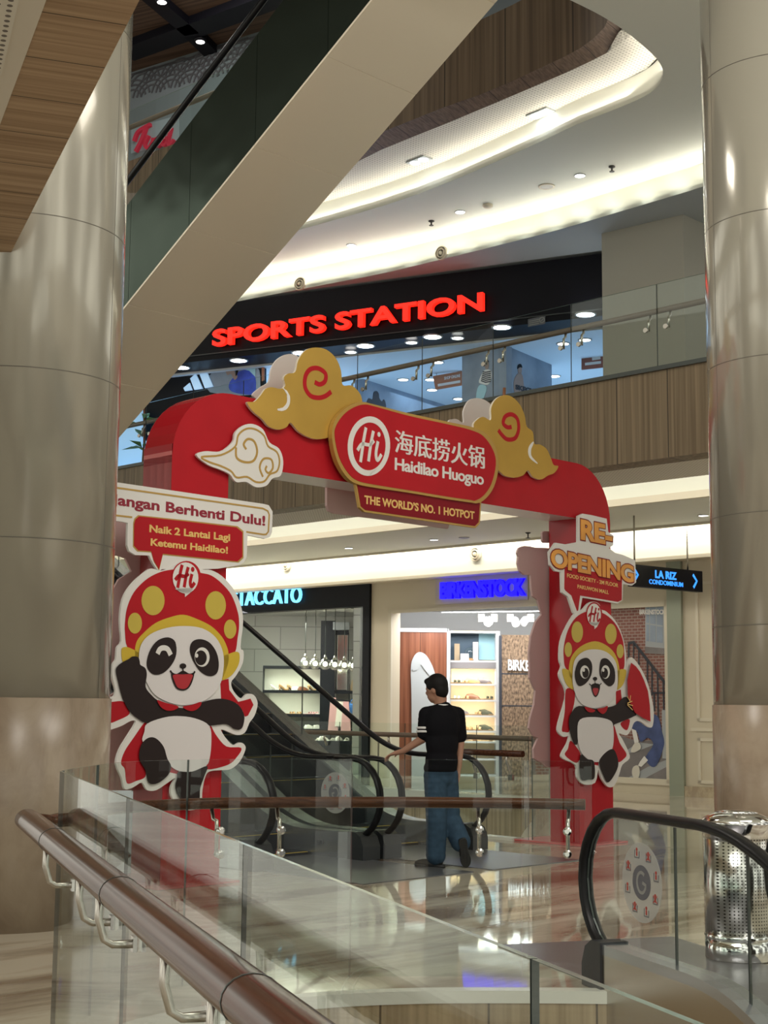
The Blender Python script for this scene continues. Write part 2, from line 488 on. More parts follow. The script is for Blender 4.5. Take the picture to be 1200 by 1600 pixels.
# ------------------------------------------------------------------ mesh helpers
class M:
    def __init__(s):
        s.v, s.f, s.mi, s.sm = [], [], [], []

    def add(s, vs, fs, mi=0, smooth=False):
        o = len(s.v)
        s.v += [V(p) for p in vs]
        for f in fs:
            s.f.append([i + o for i in f])
            s.mi.append(mi)
            s.sm.append(smooth)
        return s

    def frame(s, P, x, y, z, sx, sy, sz, mi=0):
        """box centred at P with half sizes along three axes"""
        P, x, y, z = V(P), V(x) * sx, V(y) * sy, V(z) * sz
        vs = [P + x * a + y * b + z * c for a in (-1, 1) for b in (-1, 1) for c in (-1, 1)]
        return s.add(vs, [(0, 1, 3, 2), (4, 6, 7, 5), (0, 4, 5, 1), (2, 3, 7, 6), (0, 2, 6, 4), (1, 5, 7, 3)], mi)

    def box(s, lo, hi, mi=0):
        lo, hi = V(lo), V(hi)
        return s.frame((lo + hi) / 2, (1, 0, 0), (0, 1, 0), Z, (hi.x - lo.x) / 2, (hi.y - lo.y) / 2, (hi.z - lo.z) / 2, mi)

    def gbox(s, c0, c1, t0, t1, z0, z1, mi=0):
        return s.frame(G((c0 + c1) / 2, (t0 + t1) / 2, (z0 + z1) / 2), E1, E2, Z, abs(c1 - c0) / 2, abs(t1 - t0) / 2, abs(z1 - z0) / 2, mi)

    def prism(s, base, top, mi=0, ms=None, smooth=False):
        """closed solid between two matching outlines"""
        n = len(base)
        ms = mi if ms is None else ms
        s.add(list(base) + list(top), [], mi)
        o = len(s.v) - 2 * n
        s.f += [list(range(o + n, o + 2 * n)), list(range(o + n - 1, o - 1, -1))]
        s.mi += [mi, mi]
        s.sm += [False, False]
        for i in range(n):
            j = (i + 1) % n
            s.f.append([o + i, o + j, o + n + j, o + n + i])
            s.mi.append(ms)
            s.sm.append(smooth)
        return s

    def board(s, pl, pts, o0, o1, mi=0, ms=None):
        ar = sum(pts[i][0] * pts[(i + 1) % len(pts)][1] - pts[(i + 1) % len(pts)][0] * pts[i][1] for i in range(len(pts)))
        if ar < 0:
            pts = pts[::-1]
        return s.prism([pl.w(a, b, o0) for a, b in pts], [pl.w(a, b, o1) for a, b in pts], mi, ms)

    def tube(s, path, r, n=10, mi=0, closed=False, up=None, r2=None, caps=True):
        path = [V(p) for p in path]
        k = len(path)
        rings = []
        prev = None
        for i, p in enumerate(path):
            a = path[i - 1] if (i > 0 or closed) else p
            b = path[(i + 1) % k] if (i < k - 1 or closed) else p
            d = (b - a).normalized()
            if up is not None:
                x = V(up)
                x = (x - d * x.dot(d))
                if x.length < 1e-4:
                    x = d.orthogonal()
            elif prev is None:
                x = d.orthogonal()
            else:
                x = prev - d * prev.dot(d)
            x.normalize()
            prev = x
            y = d.cross(x)
            ri = r[i] if isinstance(r, (list, tuple)) else r
            rj = r2 if r2 is not None else ri
            rings.append([p + x * (ri * cos(2 * pi * j / n)) + y * (rj * sin(2 * pi * j / n)) for j in range(n)])
        o = len(s.v)
        for q in rings:
            s.v += q
        for i in range(k if closed else k - 1):
            for j in range(n):
                a, b = i * n, ((i + 1) % k) * n
                s.f.append([o + a + j, o + a + (j + 1) % n, o + b + (j + 1) % n, o + b + j])
                s.mi.append(mi)
                s.sm.append(True)
        if not closed and caps:
            s.f.append([o + j for j in range(n - 1, -1, -1)])
            s.f.append([o + (k - 1) * n + j for j in range(n)])
            s.mi += [mi, mi]
            s.sm += [False, False]
        return s

    def lathe(s, prof, P=(0, 0, 0), n=32, mi=0, axis=Z, smooth=True):
        ring = (abs(prof[0][0] - prof[-1][0]) < 1e-6 and abs(prof[0][1] - prof[-1][1]) < 1e-6) or (len(prof) == 2 and abs(prof[0][1] - prof[1][1]) < 1e-6)
        axis = V(axis).normalized()
        x = axis.orthogonal().normalized() if abs(axis.z) < .99 else V((1, 0, 0))
        y = axis.cross(x)
        o = len(s.v)
        P = V(P)
        for r, h in prof:
            for j in range(n):
                a = 2 * pi * j / n
                s.v.append(P + x * (r * cos(a)) + y * (r * sin(a)) + axis * h)
        for i in range(len(prof) - 1):
            for j in range(n):
                s.f.append([o + i * n + j, o + i * n + (j + 1) % n, o + (i + 1) * n + (j + 1) % n, o + (i + 1) * n + j])
                s.mi.append(mi)
                s.sm.append(smooth)
        if prof[0][0] > 1e-5 and not ring:
            s.f.append([o + j for j in range(n - 1, -1, -1)])
            s.mi.append(mi)
            s.sm.append(False)
        if prof[-1][0] > 1e-5 and not ring:
            s.f.append([o + (len(prof) - 1) * n + j for j in range(n)])
            s.mi.append(mi)
            s.sm.append(False)
        return s

    def ball(s, P, r, n=14, mi=0, rx=None):
        """ellipsoid; r a number or three radii, rx three axes"""
        r = (r, r, r) if isinstance(r, (int, float)) else r
        ax = rx or (V((1, 0, 0)), V((0, 1, 0)), Z)
        P = V(P)
        o = len(s.v)
        h = n // 2
        for i in range(h + 1):
            ph = -pi / 2 + pi * i / h
            for j in range(n):
                th = 2 * pi * j / n
                s.v.append(P + V(ax[0]) * (r[0] * cos(ph) * cos(th)) + V(ax[1]) * (r[1] * cos(ph) * sin(th)) + V(ax[2]) * (r[2] * sin(ph)))
        for i in range(h):
            for j in range(n):
                s.f.append([o + i * n + j, o + i * n + (j + 1) % n, o + (i + 1) * n + (j + 1) % n, o + (i + 1) * n + j])
                s.mi.append(mi)
                s.sm.append(True)
        return s

    def ribbon(s, pl, path, w, o0, o1, mi=0, closed=False):
        """a flat painted or cut line of width w along path (plane coordinates)"""
        n = len(path)
        L_, R_ = [], []
        for i, p in enumerate(path):
            a = path[i - 1] if (i > 0 or closed) else p
            b = path[(i + 1) % n] if (i < n - 1 or closed) else p
            dx, dy = b[0] - a[0], b[1] - a[1]
            l = hypot(dx, dy) or 1
            wi = (w[i] if isinstance(w, (list, tuple)) else w) / 2
            L_.append((p[0] - dy / l * wi, p[1] + dx / l * wi))
            R_.append((p[0] + dy / l * wi, p[1] - dx / l * wi))
        o = len(s.v)
        for q in range(n):
            s.v += [pl.w(*L_[q], o0), pl.w(*R_[q], o0), pl.w(*R_[q], o1), pl.w(*L_[q], o1)]
        for i in range(n if closed else n - 1):
            a, b = o + 4 * i, o + 4 * ((i + 1) % n)
            for k in range(4):
                s.f.append([a + k, a + (k + 1) % 4, b + (k + 1) % 4, b + k])
                s.mi.append(mi)
                s.sm.append(False)
        if not closed:
            s.f += [[o, o + 1, o + 2, o + 3], [o + 4 * n - 1, o + 4 * n - 2, o + 4 * n - 3, o + 4 * n - 4]]
            s.mi += [mi, mi]
            s.sm += [False, False]
        return s


def build(name, m, mats, parent=None, origin=None):
    me = bpy.data.meshes.new(name)
    og = V(origin) if origin is not None else V((0, 0, 0))
    me.from_pydata([tuple(p - og) for p in m.v], [], m.f)
    mats = mats if isinstance(mats, (list, tuple)) else [mats]
    for x in mats:
        me.materials.append(M_[x] if isinstance(x, str) else x)
    for p, i, sm in zip(me.polygons, m.mi, m.sm):
        p.material_index = i
        p.use_smooth = sm
    bm = bmesh.new()
    bm.from_mesh(me)
    bmesh.ops.recalc_face_normals(bm, faces=bm.faces)
    bm.to_mesh(me)
    bm.free()
    me.update()
    o = bpy.data.objects.new(name, me)
    COL.objects.link(o)
    if parent is not None:
        o.parent = parent
    return o


ORG = {}


def tag(o, label, cat, group=None):
    o['label'] = label
    o['category'] = cat
    if group:
        o['group'] = group
    return o


def thing(name, label, cat, loc, group=None):
    o = bpy.data.objects.new(name, None)
    o.empty_display_size = .1
    COL.objects.link(o)
    o.location = V(loc)
    ORG[o] = V(loc)
    return tag(o, label, cat, group)


def part(name, m, mats, parent, label=None):
    og = ORG[parent]
    o = build(name, m, mats, parent, og)
    ORG[o] = og
    if label:
        o['label'] = label
    return o


def single(name, m, mats, label, cat, group=None):
    xs = [p.x for p in m.v]
    ys = [p.y for p in m.v]
    zs = [p.z for p in m.v]
    og = V(((min(xs) + max(xs)) / 2, (min(ys) + max(ys)) / 2, min(zs)))
    o = build(name, m, mats, None, og)
    o.location = og
    ORG[o] = og
    return tag(o, label, cat, group)


def struct(name, m, mats):
    o = build(name, m, mats)
    o['kind'] = 'structure'
    ORG[o] = V((0, 0, 0))
    return o


def smooth(p, k=5, closed=True):
    n = len(p)
    out = []
    rng = range(n if closed else n - 1)
    for i in rng:
        if closed:
            a, b, c, d = p[i - 1], p[i], p[(i + 1) % n], p[(i + 2) % n]
        else:
            a, b, c, d = p[max(i - 1, 0)], p[i], p[i + 1], p[min(i + 2, n - 1)]
        for j in range(k):
            t = j / k
            out.append(tuple(.5 * (2 * b[m_] + (c[m_] - a[m_]) * t + (2 * a[m_] - 5 * b[m_] + 4 * c[m_] - d[m_]) * t * t + (3 * b[m_] - a[m_] - 3 * c[m_] + d[m_]) * t ** 3) for m_ in range(len(b))))
    if not closed:
        out.append(tuple(p[-1]))
    return out


def tr(o, k, pts):
    return [(o[0] + x / k, o[1] + y / k) for x, y in pts]


def ell(cx, cy, rx, ry, n=28, rot=0):
    return [(cx + rx * cos(2 * pi * i / n) * cos(rot) - ry * sin(2 * pi * i / n) * sin(rot), cy + rx * cos(2 * pi * i / n) * sin(rot) + ry * sin(2 * pi * i / n) * cos(rot)) for i in range(n)]


def rrect(x0, y0, x1, y1, r, n=6):
    out = []
    for cx, cy, a0 in ((x1 - r, y1 - r, 0), (x0 + r, y1 - r, 90), (x0 + r, y0 + r, 180), (x1 - r, y0 + r, 270)):
        for i in range(n + 1):
            a = radians(a0 + 90 * i / n)
            out.append((cx + r * cos(a), cy + r * sin(a)))
    return out


def text_mesh(body, bold=0.0, spacing=1.0):
    c = bpy.data.curves.new('lettering', 'FONT')
    c.body = body
    c.offset = bold
    c.extrude = .5
    c.space_character = spacing
    c.resolution_u = 4
    o = bpy.data.objects.new('lettering', c)
    COL.objects.link(o)
    dg = bpy.context.evaluated_depsgraph_get()
    me = bpy.data.meshes.new_from_object(o.evaluated_get(dg))
    vs = [v.co.copy() for v in me.vertices]
    fs = [list(p.vertices) for p in me.polygons]
    bpy.data.objects.remove(o)
    bpy.data.curves.remove(c)
    bpy.data.meshes.remove(me)
    return vs, fs


def lettering(pl, body, bl, br, tl, o0, o1, bold=0.0, cjk=False, px=True, spacing=1.0):
    """text laid on a plane: baseline left, baseline right, cap height point (pixels of the photograph)"""
    vs, fs = text_mesh(body, bold, spacing)
    if px:
        bl, br, tl = pl.ab(*bl, o1), pl.ab(*br, o1), pl.ab(*tl, o1)
    x0, x1 = min(v.x for v in vs), max(v.x for v in vs)
    if cjk:
        y0, y1 = min(v.y for v in vs), max(v.y for v in vs)
    else:
        y0, y1 = 0 - bold, .729 + bold
    h = tl[1] - bl[1]
    out = []
    for v in vs:
        k = (v.x - x0) / (x1 - x0)
        hh = (v.y - y0) / (y1 - y0) * h
        out.append(pl.w(bl[0] + (br[0] - bl[0]) * k, bl[1] + (br[1] - bl[1]) * k + hh, o1 if v.z > 0 else o0))
    m = M()
    m.add(out, fs)
    return m


def islands(m):
    par = list(range(len(m.v)))

    def fd(i):
        while par[i] != i:
            par[i] = par[par[i]]
            i = par[i]
        return i
    key = {}
    for i, p in enumerate(m.v):       # weld by position so that caps and sides stay together
        k = (round(p.x, 4), round(p.y, 4), round(p.z, 4))
        if k in key:
            par[fd(i)] = fd(key[k])
        else:
            key[k] = i
    for f in m.f:
        for q in f[1:]:
            par[fd(q)] = fd(f[0])
    gr = {}
    for f in m.f:
        gr.setdefault(fd(f[0]), []).append(f)
    res = []
    for fs in gr.values():
        ids = sorted({i for f in fs for i in f})
        mp = {q: k for k, q in enumerate(ids)}
        mm = M()
        mm.add([m.v[i] for i in ids], [[mp[i] for i in f] for f in fs])
        res.append(mm)
    return res


def copy_tree(o, parent=None):
    c = o.copy()
    COL.objects.link(c)
    c.parent = parent
    for ch in list(o.children):
        copy_tree(ch, c)
    return c


def quad(m, a, b, c, d, mi=0):
    return m.add([a, b, c, d], [(0, 1, 2, 3)], mi)


def strip(m, A, B, mi=0, smooth_=True):
    n = len(A)
    m.add(list(A) + list(B), [(i, i + 1, n + i + 1, n + i) for i in range(n - 1)], mi, smooth_)
    return m


def poly_holes(m, outer, holes, z, mi=0, flip=False):
    loops = [[V((p[0], p[1], 0)) for p in l] for l in [outer] + holes]
    flat = [V((p.x, p.y, z)) for l in loops for p in l]
    m.add(flat, [list(t) for t in tessellate_polygon(loops)], mi)
    return m


def slab(m, outer, holes, z0, z1, mi=0):
    poly_holes(m, outer, holes, z0, mi)
    poly_holes(m, outer, holes, z1, mi)
    for l in [outer] + holes:
        n = len(l)
        for i in range(n):
            a, b = l[i], l[(i + 1) % n]
            quad(m, (a[0], a[1], z0), (b[0], b[1], z0), (b[0], b[1], z1), (a[0], a[1], z1), mi)
    return m


def resample(P, n):
    P = [V(p) for p in P]
    L = [0]
    for a, b in zip(P, P[1:]):
        L.append(L[-1] + (b - a).length)
    out = []
    for i in range(n):
        d = L[-1] * i / (n - 1)
        k = max(j for j in range(len(L)) if L[j] <= d + 1e-9)
        k = min(k, len(P) - 2)
        t = (d - L[k]) / max(L[k + 1] - L[k], 1e-9)
        out.append(P[k].lerp(P[k + 1], t))
    return out

# ================================================================== STRUCTURE
C0 = V((-1.38, 6.35, 0))


def NG(d, off=0.0):      # along the near glass line, d metres from the corner towards the camera
    return C0 + GD * d + GL * off


FGP = [V(p) for p in ((-1.38, 6.35, 0), (-1.372, 6.74, 0), (-1.278, 7.40, 0), (-.998, 7.75, 0), (-.676, 7.922, 0), (.013, 8.06, 0), (.716, 8.08, 0), (1.145, 8.017, 0))]
FG = [V(p) for p in smooth([tuple(p) for p in FGP], 6, False)]


def offset_path(P, d):
    out = []
    for i, p in enumerate(P):
        a, b = P[max(i - 1, 0)], P[min(i + 1, len(P) - 1)]
        t = (b - a)
        t.z = 0
        t.normalize()
        out.append(p + V((t.y, -t.x, 0)) * d)     # positive: to the right of the travel direction
    return out


DP = V((1.09, 8.05, 0))     # newel of the descending escalator
EDGE = [V(p) for p in smooth([(-1.22, 6.05, 0), (-1.20, 6.45, 0), (-1.05, 6.85, 0), (-.75, 7.18, 0), (-.3, 7.48, 0), (.2, 7.62, 0), (.75, 7.66, 0), (1.20, 7.66, 0)], 6, False)]
hole1 = [NG(.3, .08), NG(11, .08), V((7.2, -4.05, 0)), DP + GD * 12 + GL * 1.28, DP + GD * .45 + GL * 1.28, DP + GD * .45 - GL * .02] + EDGE[::-1]
hole1 = [(p.x, p.y) for p in hole1]
hole2 = [(p.x, p.y) for p in (G(12.42, 10.32), G(17.62, 14.1), G(17.62, 34), G(12.42, 34))]
m = M()
slab(m, [(-26, -4.2), (14, -4.2), (14, 46), (-26, 46)], [hole1, hole2], -.32, 0)
struct('floor', m, 'floor')
m = M()
m.box((-30, -6, -5.2), (16, 46, -5.0))
struct('floor', m, 'floor')

# kerb and wooden fascia of the void below the curved glass
m = M()
out_, in_ = offset_path(EDGE, -.07), offset_path(EDGE, .02)
for i in range(len(EDGE) - 1):
    m.prism([p + Z * -.05 for p in (out_[i], out_[i + 1], in_[i + 1], in_[i])], [p + Z * .012 for p in (out_[i], out_[i + 1], in_[i + 1], in_[i])])
struct('trim_1', m, 'kerb')
m = M()
A, B = offset_path(EDGE, -.01), offset_path(EDGE, .015)
for i in range(len(EDGE) - 1):
    m.prism([p + Z * -1.6 for p in (A[i], A[i + 1], B[i + 1], B[i])], [p + Z * -.05 for p in (A[i], A[i + 1], B[i + 1], B[i])])
struct('trim_2', m, 'voidwood')
m = M()
m.frame(NG(5.4, .06) + Z * -.06, GD, GL, Z, 5.4, .05, .085)
struct('trim_3', m, 'kerb')
m = M()
m.frame(NG(5.4, .085) + Z * -.9, GD, GL, Z, 5.4, .02, .75)
struct('trim_4', m, 'voidwood')
# the void in front of the shops
m = M()
m.gbox(17.5, 17.9, 14.0, 34, -.1, .05)
m.gbox(12.3, 12.46, 10.3, 34, -.1, .03)
struct('trim_5', m, 'kerb')
m = M()
m.gbox(17.56, 17.62, 14.1, 34, -1.6, -.1)
struct('trim_6', m, 'voidwood')

# upper gallery: slab, wooden fascia, soffits and coves of the ground floor ceiling
m = M()
m.gbox(14.0, 14.12, 2.5, 36, 4.38, 5.34)
struct('trim_7', m, 'fascia')
m = M()
m.gbox(13.96, 14.14, 2.5, 36, 5.34, 5.39)
struct('trim_8', m, 'joint')
m = M()
m.gbox(14.0, 14.35, 2.5, 36, 4.30, 4.38)
struct('trim_9', m, 'fascia')
m = M()
m.gbox(14.35, 15.72, 2.5, 36, 4.36, 4.42)
struct('ceiling', m, 'perf')
m = M()
m.gbox(15.60, 17.2, 2.5, 36, 4.86, 4.9)
m.gbox(17.05, 17.2, 2.5, 36, 4.34, 4.86)
m.gbox(17.2, 19.9, 2.5, 36, 4.38, 4.44)
m.gbox(15.62, 15.72, 2.5, 36, 4.42, 4.60)
struct('ceiling', m, 'ceil')
m = M()
m.gbox(19.84, 19.9, 2.5, 36, 4.34, 4.46)
m.gbox(16.98, 17.06, 2.5, 36, 4.30, 4.40)
struct('trim_10', m, 'creamtrim')
m = M()
m.gbox(20.3, 20.42, 2.5, 36, 3.92, 4.9)
struct('wall_back', m, 'ceil')
m = M()
m.gbox(20.24, 20.62, 2.5, 36, 3.86, 3.92)
struct('trim_11', m, 'creamtrim')
m = M()
m.gbox(14.1, 34, 2.5, 40, 4.92, 5.1)
struct('floor', m, 'greywall')

# ground-floor shop fronts (plane c = 20.6)
SH = PL(G(20.6, 0), -E2)


def shbox(m, a0, a1, z0, z1, o0, o1, mi=0):
    m.frame(SH.w((a0 + a1) / 2, (z0 + z1) / 2, (o0 + o1) / 2), SH.u, SH.n, Z, abs(a1 - a0) / 2, abs(o1 - o0) / 2, abs(z1 - z0) / 2, mi)


m = M()
shbox(m, -20.93, -8, 3.27, 4.4, -.25, 0)          # header over the shoe shop
shbox(m, -20.93, -20.36, 0, 3.27, -.25, 0)        # pilaster between the shops
shbox(m, -15.9, -15.55, 0, 3.27, -.25, 0)
shbox(m, -15.55, -13.83, 3.18, 3.27, -.2, .01)
shbox(m, -15.55, -13.83, 0, .16, -.25, 0)
shbox(m, -13.55, -8, .16, 3.27, -.25, 0)
struct('wall_back', m, 'cream')
m = M()
for a0, a1, z0, z1 in ((-13.3, -12.0, 1.22, 3.5), (-13.3, -12.0, .22, .95)):
    for b in ((a0, a1, z0, z0 + .05), (a0, a1, z1 - .05, z1), (a0, a0 + .05, z0, z1), (a1 - .05, a1, z0, z1)):
        shbox(m, *b, 0, .025)
shbox(m, -13.42, -11.8, 1.06, 1.11, 0, .03)
shbox(m, -20.42, -20.34, 0, 3.3, -.02, .03)
shbox(m, -20.42, -15.85, 3.24, 3.30, -.02, .03)
struct('trim_12', m, 'creamtrim')
m = M()
shbox(m, -13.55, -8, 0, .17, -.25, .05)
struct('baseboard_back', m, 'stonebase')
m = M()
shbox(m, -13.83, -13.55, 0, 4.0, -.25, .06)
shbox(m, -15.62, -15.5, 0, 3.2, -.25, .03)
struct('trim_13', m, mat('grey_green_metal', (.27, .29, .22), .4, metal=.2))
m = M()
for b in ((-15.55, -13.83, .16, .26), (-15.55, -13.83, 3.12, 3.2), (-13.9, -13.83, .2, 3.2)):
    shbox(m, *b, -.02, .04)
struct('trim_14', m, 'creamtrim')
# black frame of the other shop
m = M()
shbox(m, -30, -20.93, 3.41, 4.0, -.2, .06)
shbox(m, -21.12, -20.93, 0, 3.41, -.2, .06)
shbox(m, -30, -25.4, 0, 3.41, -.2, .06)
struct('wall_back', m, 'shopblack')
m = M()
shbox(m, -25.4, -21.12, .0, 3.41, -.09, -.07)
struct('window_1', m, glass('shop_window_glass', (.93, .96, .94), 1.18))
# shop interiors
m = M()
m.box((-8.5, 35.6, 0), (-.2, 35.8, 3.6))
struct('wall_back', m, 'tile')
m = M()
m.box((-.47, 33.4, 0), (8, 33.6, 3.9))
struct('wall_back', m, 'shopwhite')
m = M()
m.box((-.62, 30.6, 0), (-.48, 36, 3.6))
struct('wall_right', m, 'tile')
m = M()
m.gbox(20.85, 28, 12, 32, 3.56, 3.62)
struct('ceiling', m, 'shopwhite')

# ------------------------------------------------------------------ upper levels
D0 = ray(900, 487)
S0 = CAM + D0 * ((8 - EYE) / D0.z)
SP = PL(S0, E3)


def spbox(m, a0, a1, z0, z1, o0, o1, mi=0):
    m.frame(SP.w((a0 + a1) / 2, (z0 + z1) / 2, (o0 + o1) / 2), SP.u, SP.n, Z, abs(a1 - a0) / 2, abs(o1 - o0) / 2, abs(z1 - z0) / 2, mi)


def pxz(l, z):
    return [onz(x, y, z) for x, y in l]


Z1, Z2, Z3 = 9.0, 9.46, 9.82
e1p = resample(pxz([(60, 548), (200, 515), (370, 471), (600, 427), (720, 398), (860, 363), (1102, 291), (1240, 243)], Z1), 30)
back = [e1p[-1] + V((4, 14, 0)), e1p[0] + V((-2, 12, 0))]
m = M()
o = [(p.x, p.y) for p in e1p] + [(p.x, p.y) for p in back]
slab(m, o, [], Z1, Z1 + .06)
struct('ceiling', m, 'ceilgrey')
e1b = [p + V((.12, .20, 0)) for p in e1p]
e1c = [p + V((.16, .27, 0)) for p in e1p]
m = M()      # the lit upstand behind the light trough of the soffit edge
strip(m, e1b, [p + Z * .5 for p in e1b])
strip(m, e1c, [p + Z * .5 for p in e1c])
strip(m, e1p, [p + Z * .06 for p in e1p])
struct('trim_15', m, 'ceil')

rim_px = [(475, 357), (600, 321), (700, 285), (830, 228), (900, 195), (980, 163), (1020, 142), (1036, 118), (1026, 92), (985, 55), (940, 25), (880, -5)]
rim = [V(p) for p in smooth([tuple(p) for p in pxz(rim_px, Z2)], 5, False)]
d_far = (rim[0] - rim[6]).normalized()
far_ext = [rim[0] + d_far * q for q in (10, 5)]
near_ext = [V((.2, 14.4, Z2)), V((-3.5, 12.6, Z2)), V((-9, 13.0, Z2)), V((-15, 22, Z2))]
rim_all = far_ext + rim + near_ext
gap = [p + V((.2, .3, 0)) for p in e1p]
m = M()
outer = [(p.x, p.y) for p in gap] + [(14, 6), (9, 4), (-16, 4), (-24, 20), (-24, 34)]
slab(m, outer, [[(p.x, p.y) for p in rim_all]], Z2, Z2 + .06)
struct('ceiling', m, 'ceil')
vis = far_ext + rim
m = M()
strip(m, [V((p.x, p.y, Z2)) for p in vis], [V((p.x, p.y, Z3)) for p in vis])
struct('trim_16', m, 'ceil')
in_px = [(475, 293), (540, 262), (600, 232), (700, 192), (800, 150), (900, 107), (950, 82), (985, 58), (1000, 36), (960, 0)]
inn = [V(p) for p in pxz(in_px, Z3)]
inn = [inn[0] + d_far * 10, inn[0] + d_far * 5] + inn
n_ = 46
ra, rb = resample(vis, n_), resample(inn, n_)
ra = [V((p.x, p.y, Z3)) for p in ra]
m = M()
strip(m, ra, rb)
struct('ceiling', m, 'perf')
fz = 9.9
f_px = [(580, 214), (600, 205), (700, 165), (750, 148), (800, 127), (900, 80), (930, 58), (947, 40), (960, 5)]
fas = [V(p) for p in pxz(f_px, fz)]
left_dir = V((-.74, .67, 0))
fas = [fas[0] + left_dir * 9, fas[0] + left_dir * 4.2] + fas
rc = resample(fas, n_)
m = M()
strip(m, [V((p.x, p.y, fz - .08)) for p in rb], rc)
struct('trim_17', m, 'ringwood')
m = M()
strip(m, rc, [p + Z * 1.10 for p in rc])
rc2 = [p + V((.05, .1, 0)) for p in rc]
strip(m, rc2, [p + Z * 1.10 for p in rc2])
strip(m, [p + Z * 1.10 for p in rc], [p + Z * 1.10 for p in rc2])
struct('trim_18', m, 'fascia3')
# top level: floor, wall with the wave pattern and timber ceiling
L3 = PL(fas[1] + V((1.4, 2.6, 0)), V((.83, -.56, 0)))
m = M()
m.frame(L3.w(0, 12.9, 0), L3.u, L3.n, Z, 9, .08, 3)
struct('wall_left', m, 'l3wall')
m = M()
m.box((-20, 8, 14.3), (14, 40, 14.4))
struct('ceiling', m, 'topwood')
m = M()
strip(m, [p + Z * 1.0 for p in rc], [p + V((2, 5, 1.0)) for p in rc])
struct('floor', m, 'greywall')
# cove lights of the upper ceiling
for i in range(1, 28):
    a, b = e1p[i], e1p[i + 1]
    mid = (a + b) / 2
    area_light('cove_strip', mid + V((.05, .085, .075)), V((-.35, -.6, 1)), (b - a).length * .98, .05, 5.5 * (b - a).length * LED_POWER, WARM, b - a)
rimr = resample(vis, 24)
for i in range(4, 22):
    a, b = rimr[i], rimr[i + 1]
    mid = (a + b) / 2
    t_ = (b - a).normalized()
    inw = V((-t_.y, t_.x, 0)) * (1 if V((-t_.y, t_.x, 0)).dot(V((-1.5, 18.5, 0)) - V((mid.x, mid.y, 0))) > 0 else -1)
    area_light('cove_strip', V((mid.x, mid.y, Z2 + .09)) - inw * -.03, inw * .55 + Z * .8, (b - a).length * .98, .05, 2.4 * (b - a).length * LED_POWER, WARM, b - a)

# grey wall block beside the sports shop
m = M()
k = onz(1067, 335, 9.0)
l_ = onz(940, 365, 9.0)
r_ = k + E1 * 3.2
bq = [V((p.x, p.y, 5.1)) for p in (k, r_, r_ + E2 * 1.6 + E1 * .3, l_ + E1 * .6, l_)]
m.prism(bq, [V((p.x, p.y, 9.0)) for p in bq])
struct('wall_right', m, 'greywall')
# sports shop shell
m = M()
spbox(m, -13, .62, 8.0, 8.95, -.25, 0)
spbox(m, -13, .62, 7.88, 8.0, -.7, 0)
struct('wall_back', m, 'signblack')
m = M()
spbox(m, -13, .62, 7.98, 8.0, 0, .03)
struct('trim_19', m, 'darkmetal')
m = M()
spbox(m, -14, 6, 7.84, 7.9, -9, -.7)
struct('ceiling', m, 'shopwhite')
m = M()
spbox(m, -14, 6, 5.1, 7.9, -9.2, -9)
spbox(m, -11.4, -11.2, 5.1, 7.9, -9, -.3)
struct('wall_back', m, 'shopwhite')

# soffit at the upper left, on our side of the void
so = [V(onz(x, y, 4.4)) for x, y in ((218, 0), (22, 385))]
si = [V(onz(x, y, 4.4)) for x, y in ((69, 0), (0, 205))]
dso, dsi = (so[1] - so[0]).normalized(), (si[1] - si[0]).normalized()
m = M()
a, b = so[0] - dso * 4, so[1] + dso * 4
c, d = si[1] + dso * 7, si[0] - dso * 4
m.prism([b, a, d, c], [p + Z * .3 for p in (b, a, d, c)])
struct('ceiling', m, 'soffit')
m = M()
a, b = d, c
c2, d2 = c - GL * 5, d - GL * 5
m.prism([p - Z * .004 for p in (b, a, d2, c2)], [p + Z * .1 for p in (b, a, d2, c2)])
struct('ceiling', m, mat('cream_ceiling', (.68, .62, .52), .6))
m = M()
pc = [V(onz(x, y, 4.39)) for x, y in ((-2, 0), (30, 0), (2, 118), (-30, 118))]
m.prism(pc, [p + Z * .01 for p in pc])
struct('ceiling', m, 'perfnear')

# ================================================================== COLUMNS
def column(label, xc, yc, r, ztop, seams, z_pl=1.47):
    t = thing('column', label, 'column', (xc, yc, 0))
    m = M()
    m.lathe([(r, z_pl), (r, ztop)], (xc, yc, 0), 96)
    part('cladding', m, 'champ', t)
    m = M()
    m.lathe([(r + .012, 0), (r + .012, z_pl - .004), (r, z_pl)], (xc, yc, 0), 96)
    part('marble_plinth', m, 'plinth', t)
    for z in seams:
        m = M()
        m.lathe([(r, z - .003), (r + .0015, z - .003), (r + .0015, z + .003), (r, z + .003)], (xc, yc, 0), 96)
        part('panel_seam', m, 'seam', t)
    m = M()
    d = (V((0, 0, 0)) - V((xc, yc, 0))).normalized()
    q = V((-d.y, d.x, 0))
    for s_ in (-1, 1):
        a_ = d * cos(1.02) + q * s_ * sin(1.02)
        m.frame(V((xc, yc, (z_pl + ztop) / 2)) + a_ * r, a_, a_.cross(Z), Z, .001, .002, (ztop - z_pl) / 2)
    part('panel_seam', m, 'seam', t)
    return t


RL, YL = .66, 10.0
column('champagne clad round column with brown marble plinth behind the curved glass corner', -.1858 * YL - RL * 1.017, YL, RL, 9.4, [2.5, 3.63, 4.68, 6.2, 7.7])
RR, YR = .66, 12.0
column('champagne clad round column with marble plinth behind the perforated litter bin', .2262 * YR + RR * 1.025, YR, RR, 9.4, [2.1, 3.0, 4.27, 5.48, 6.8, 8.0])


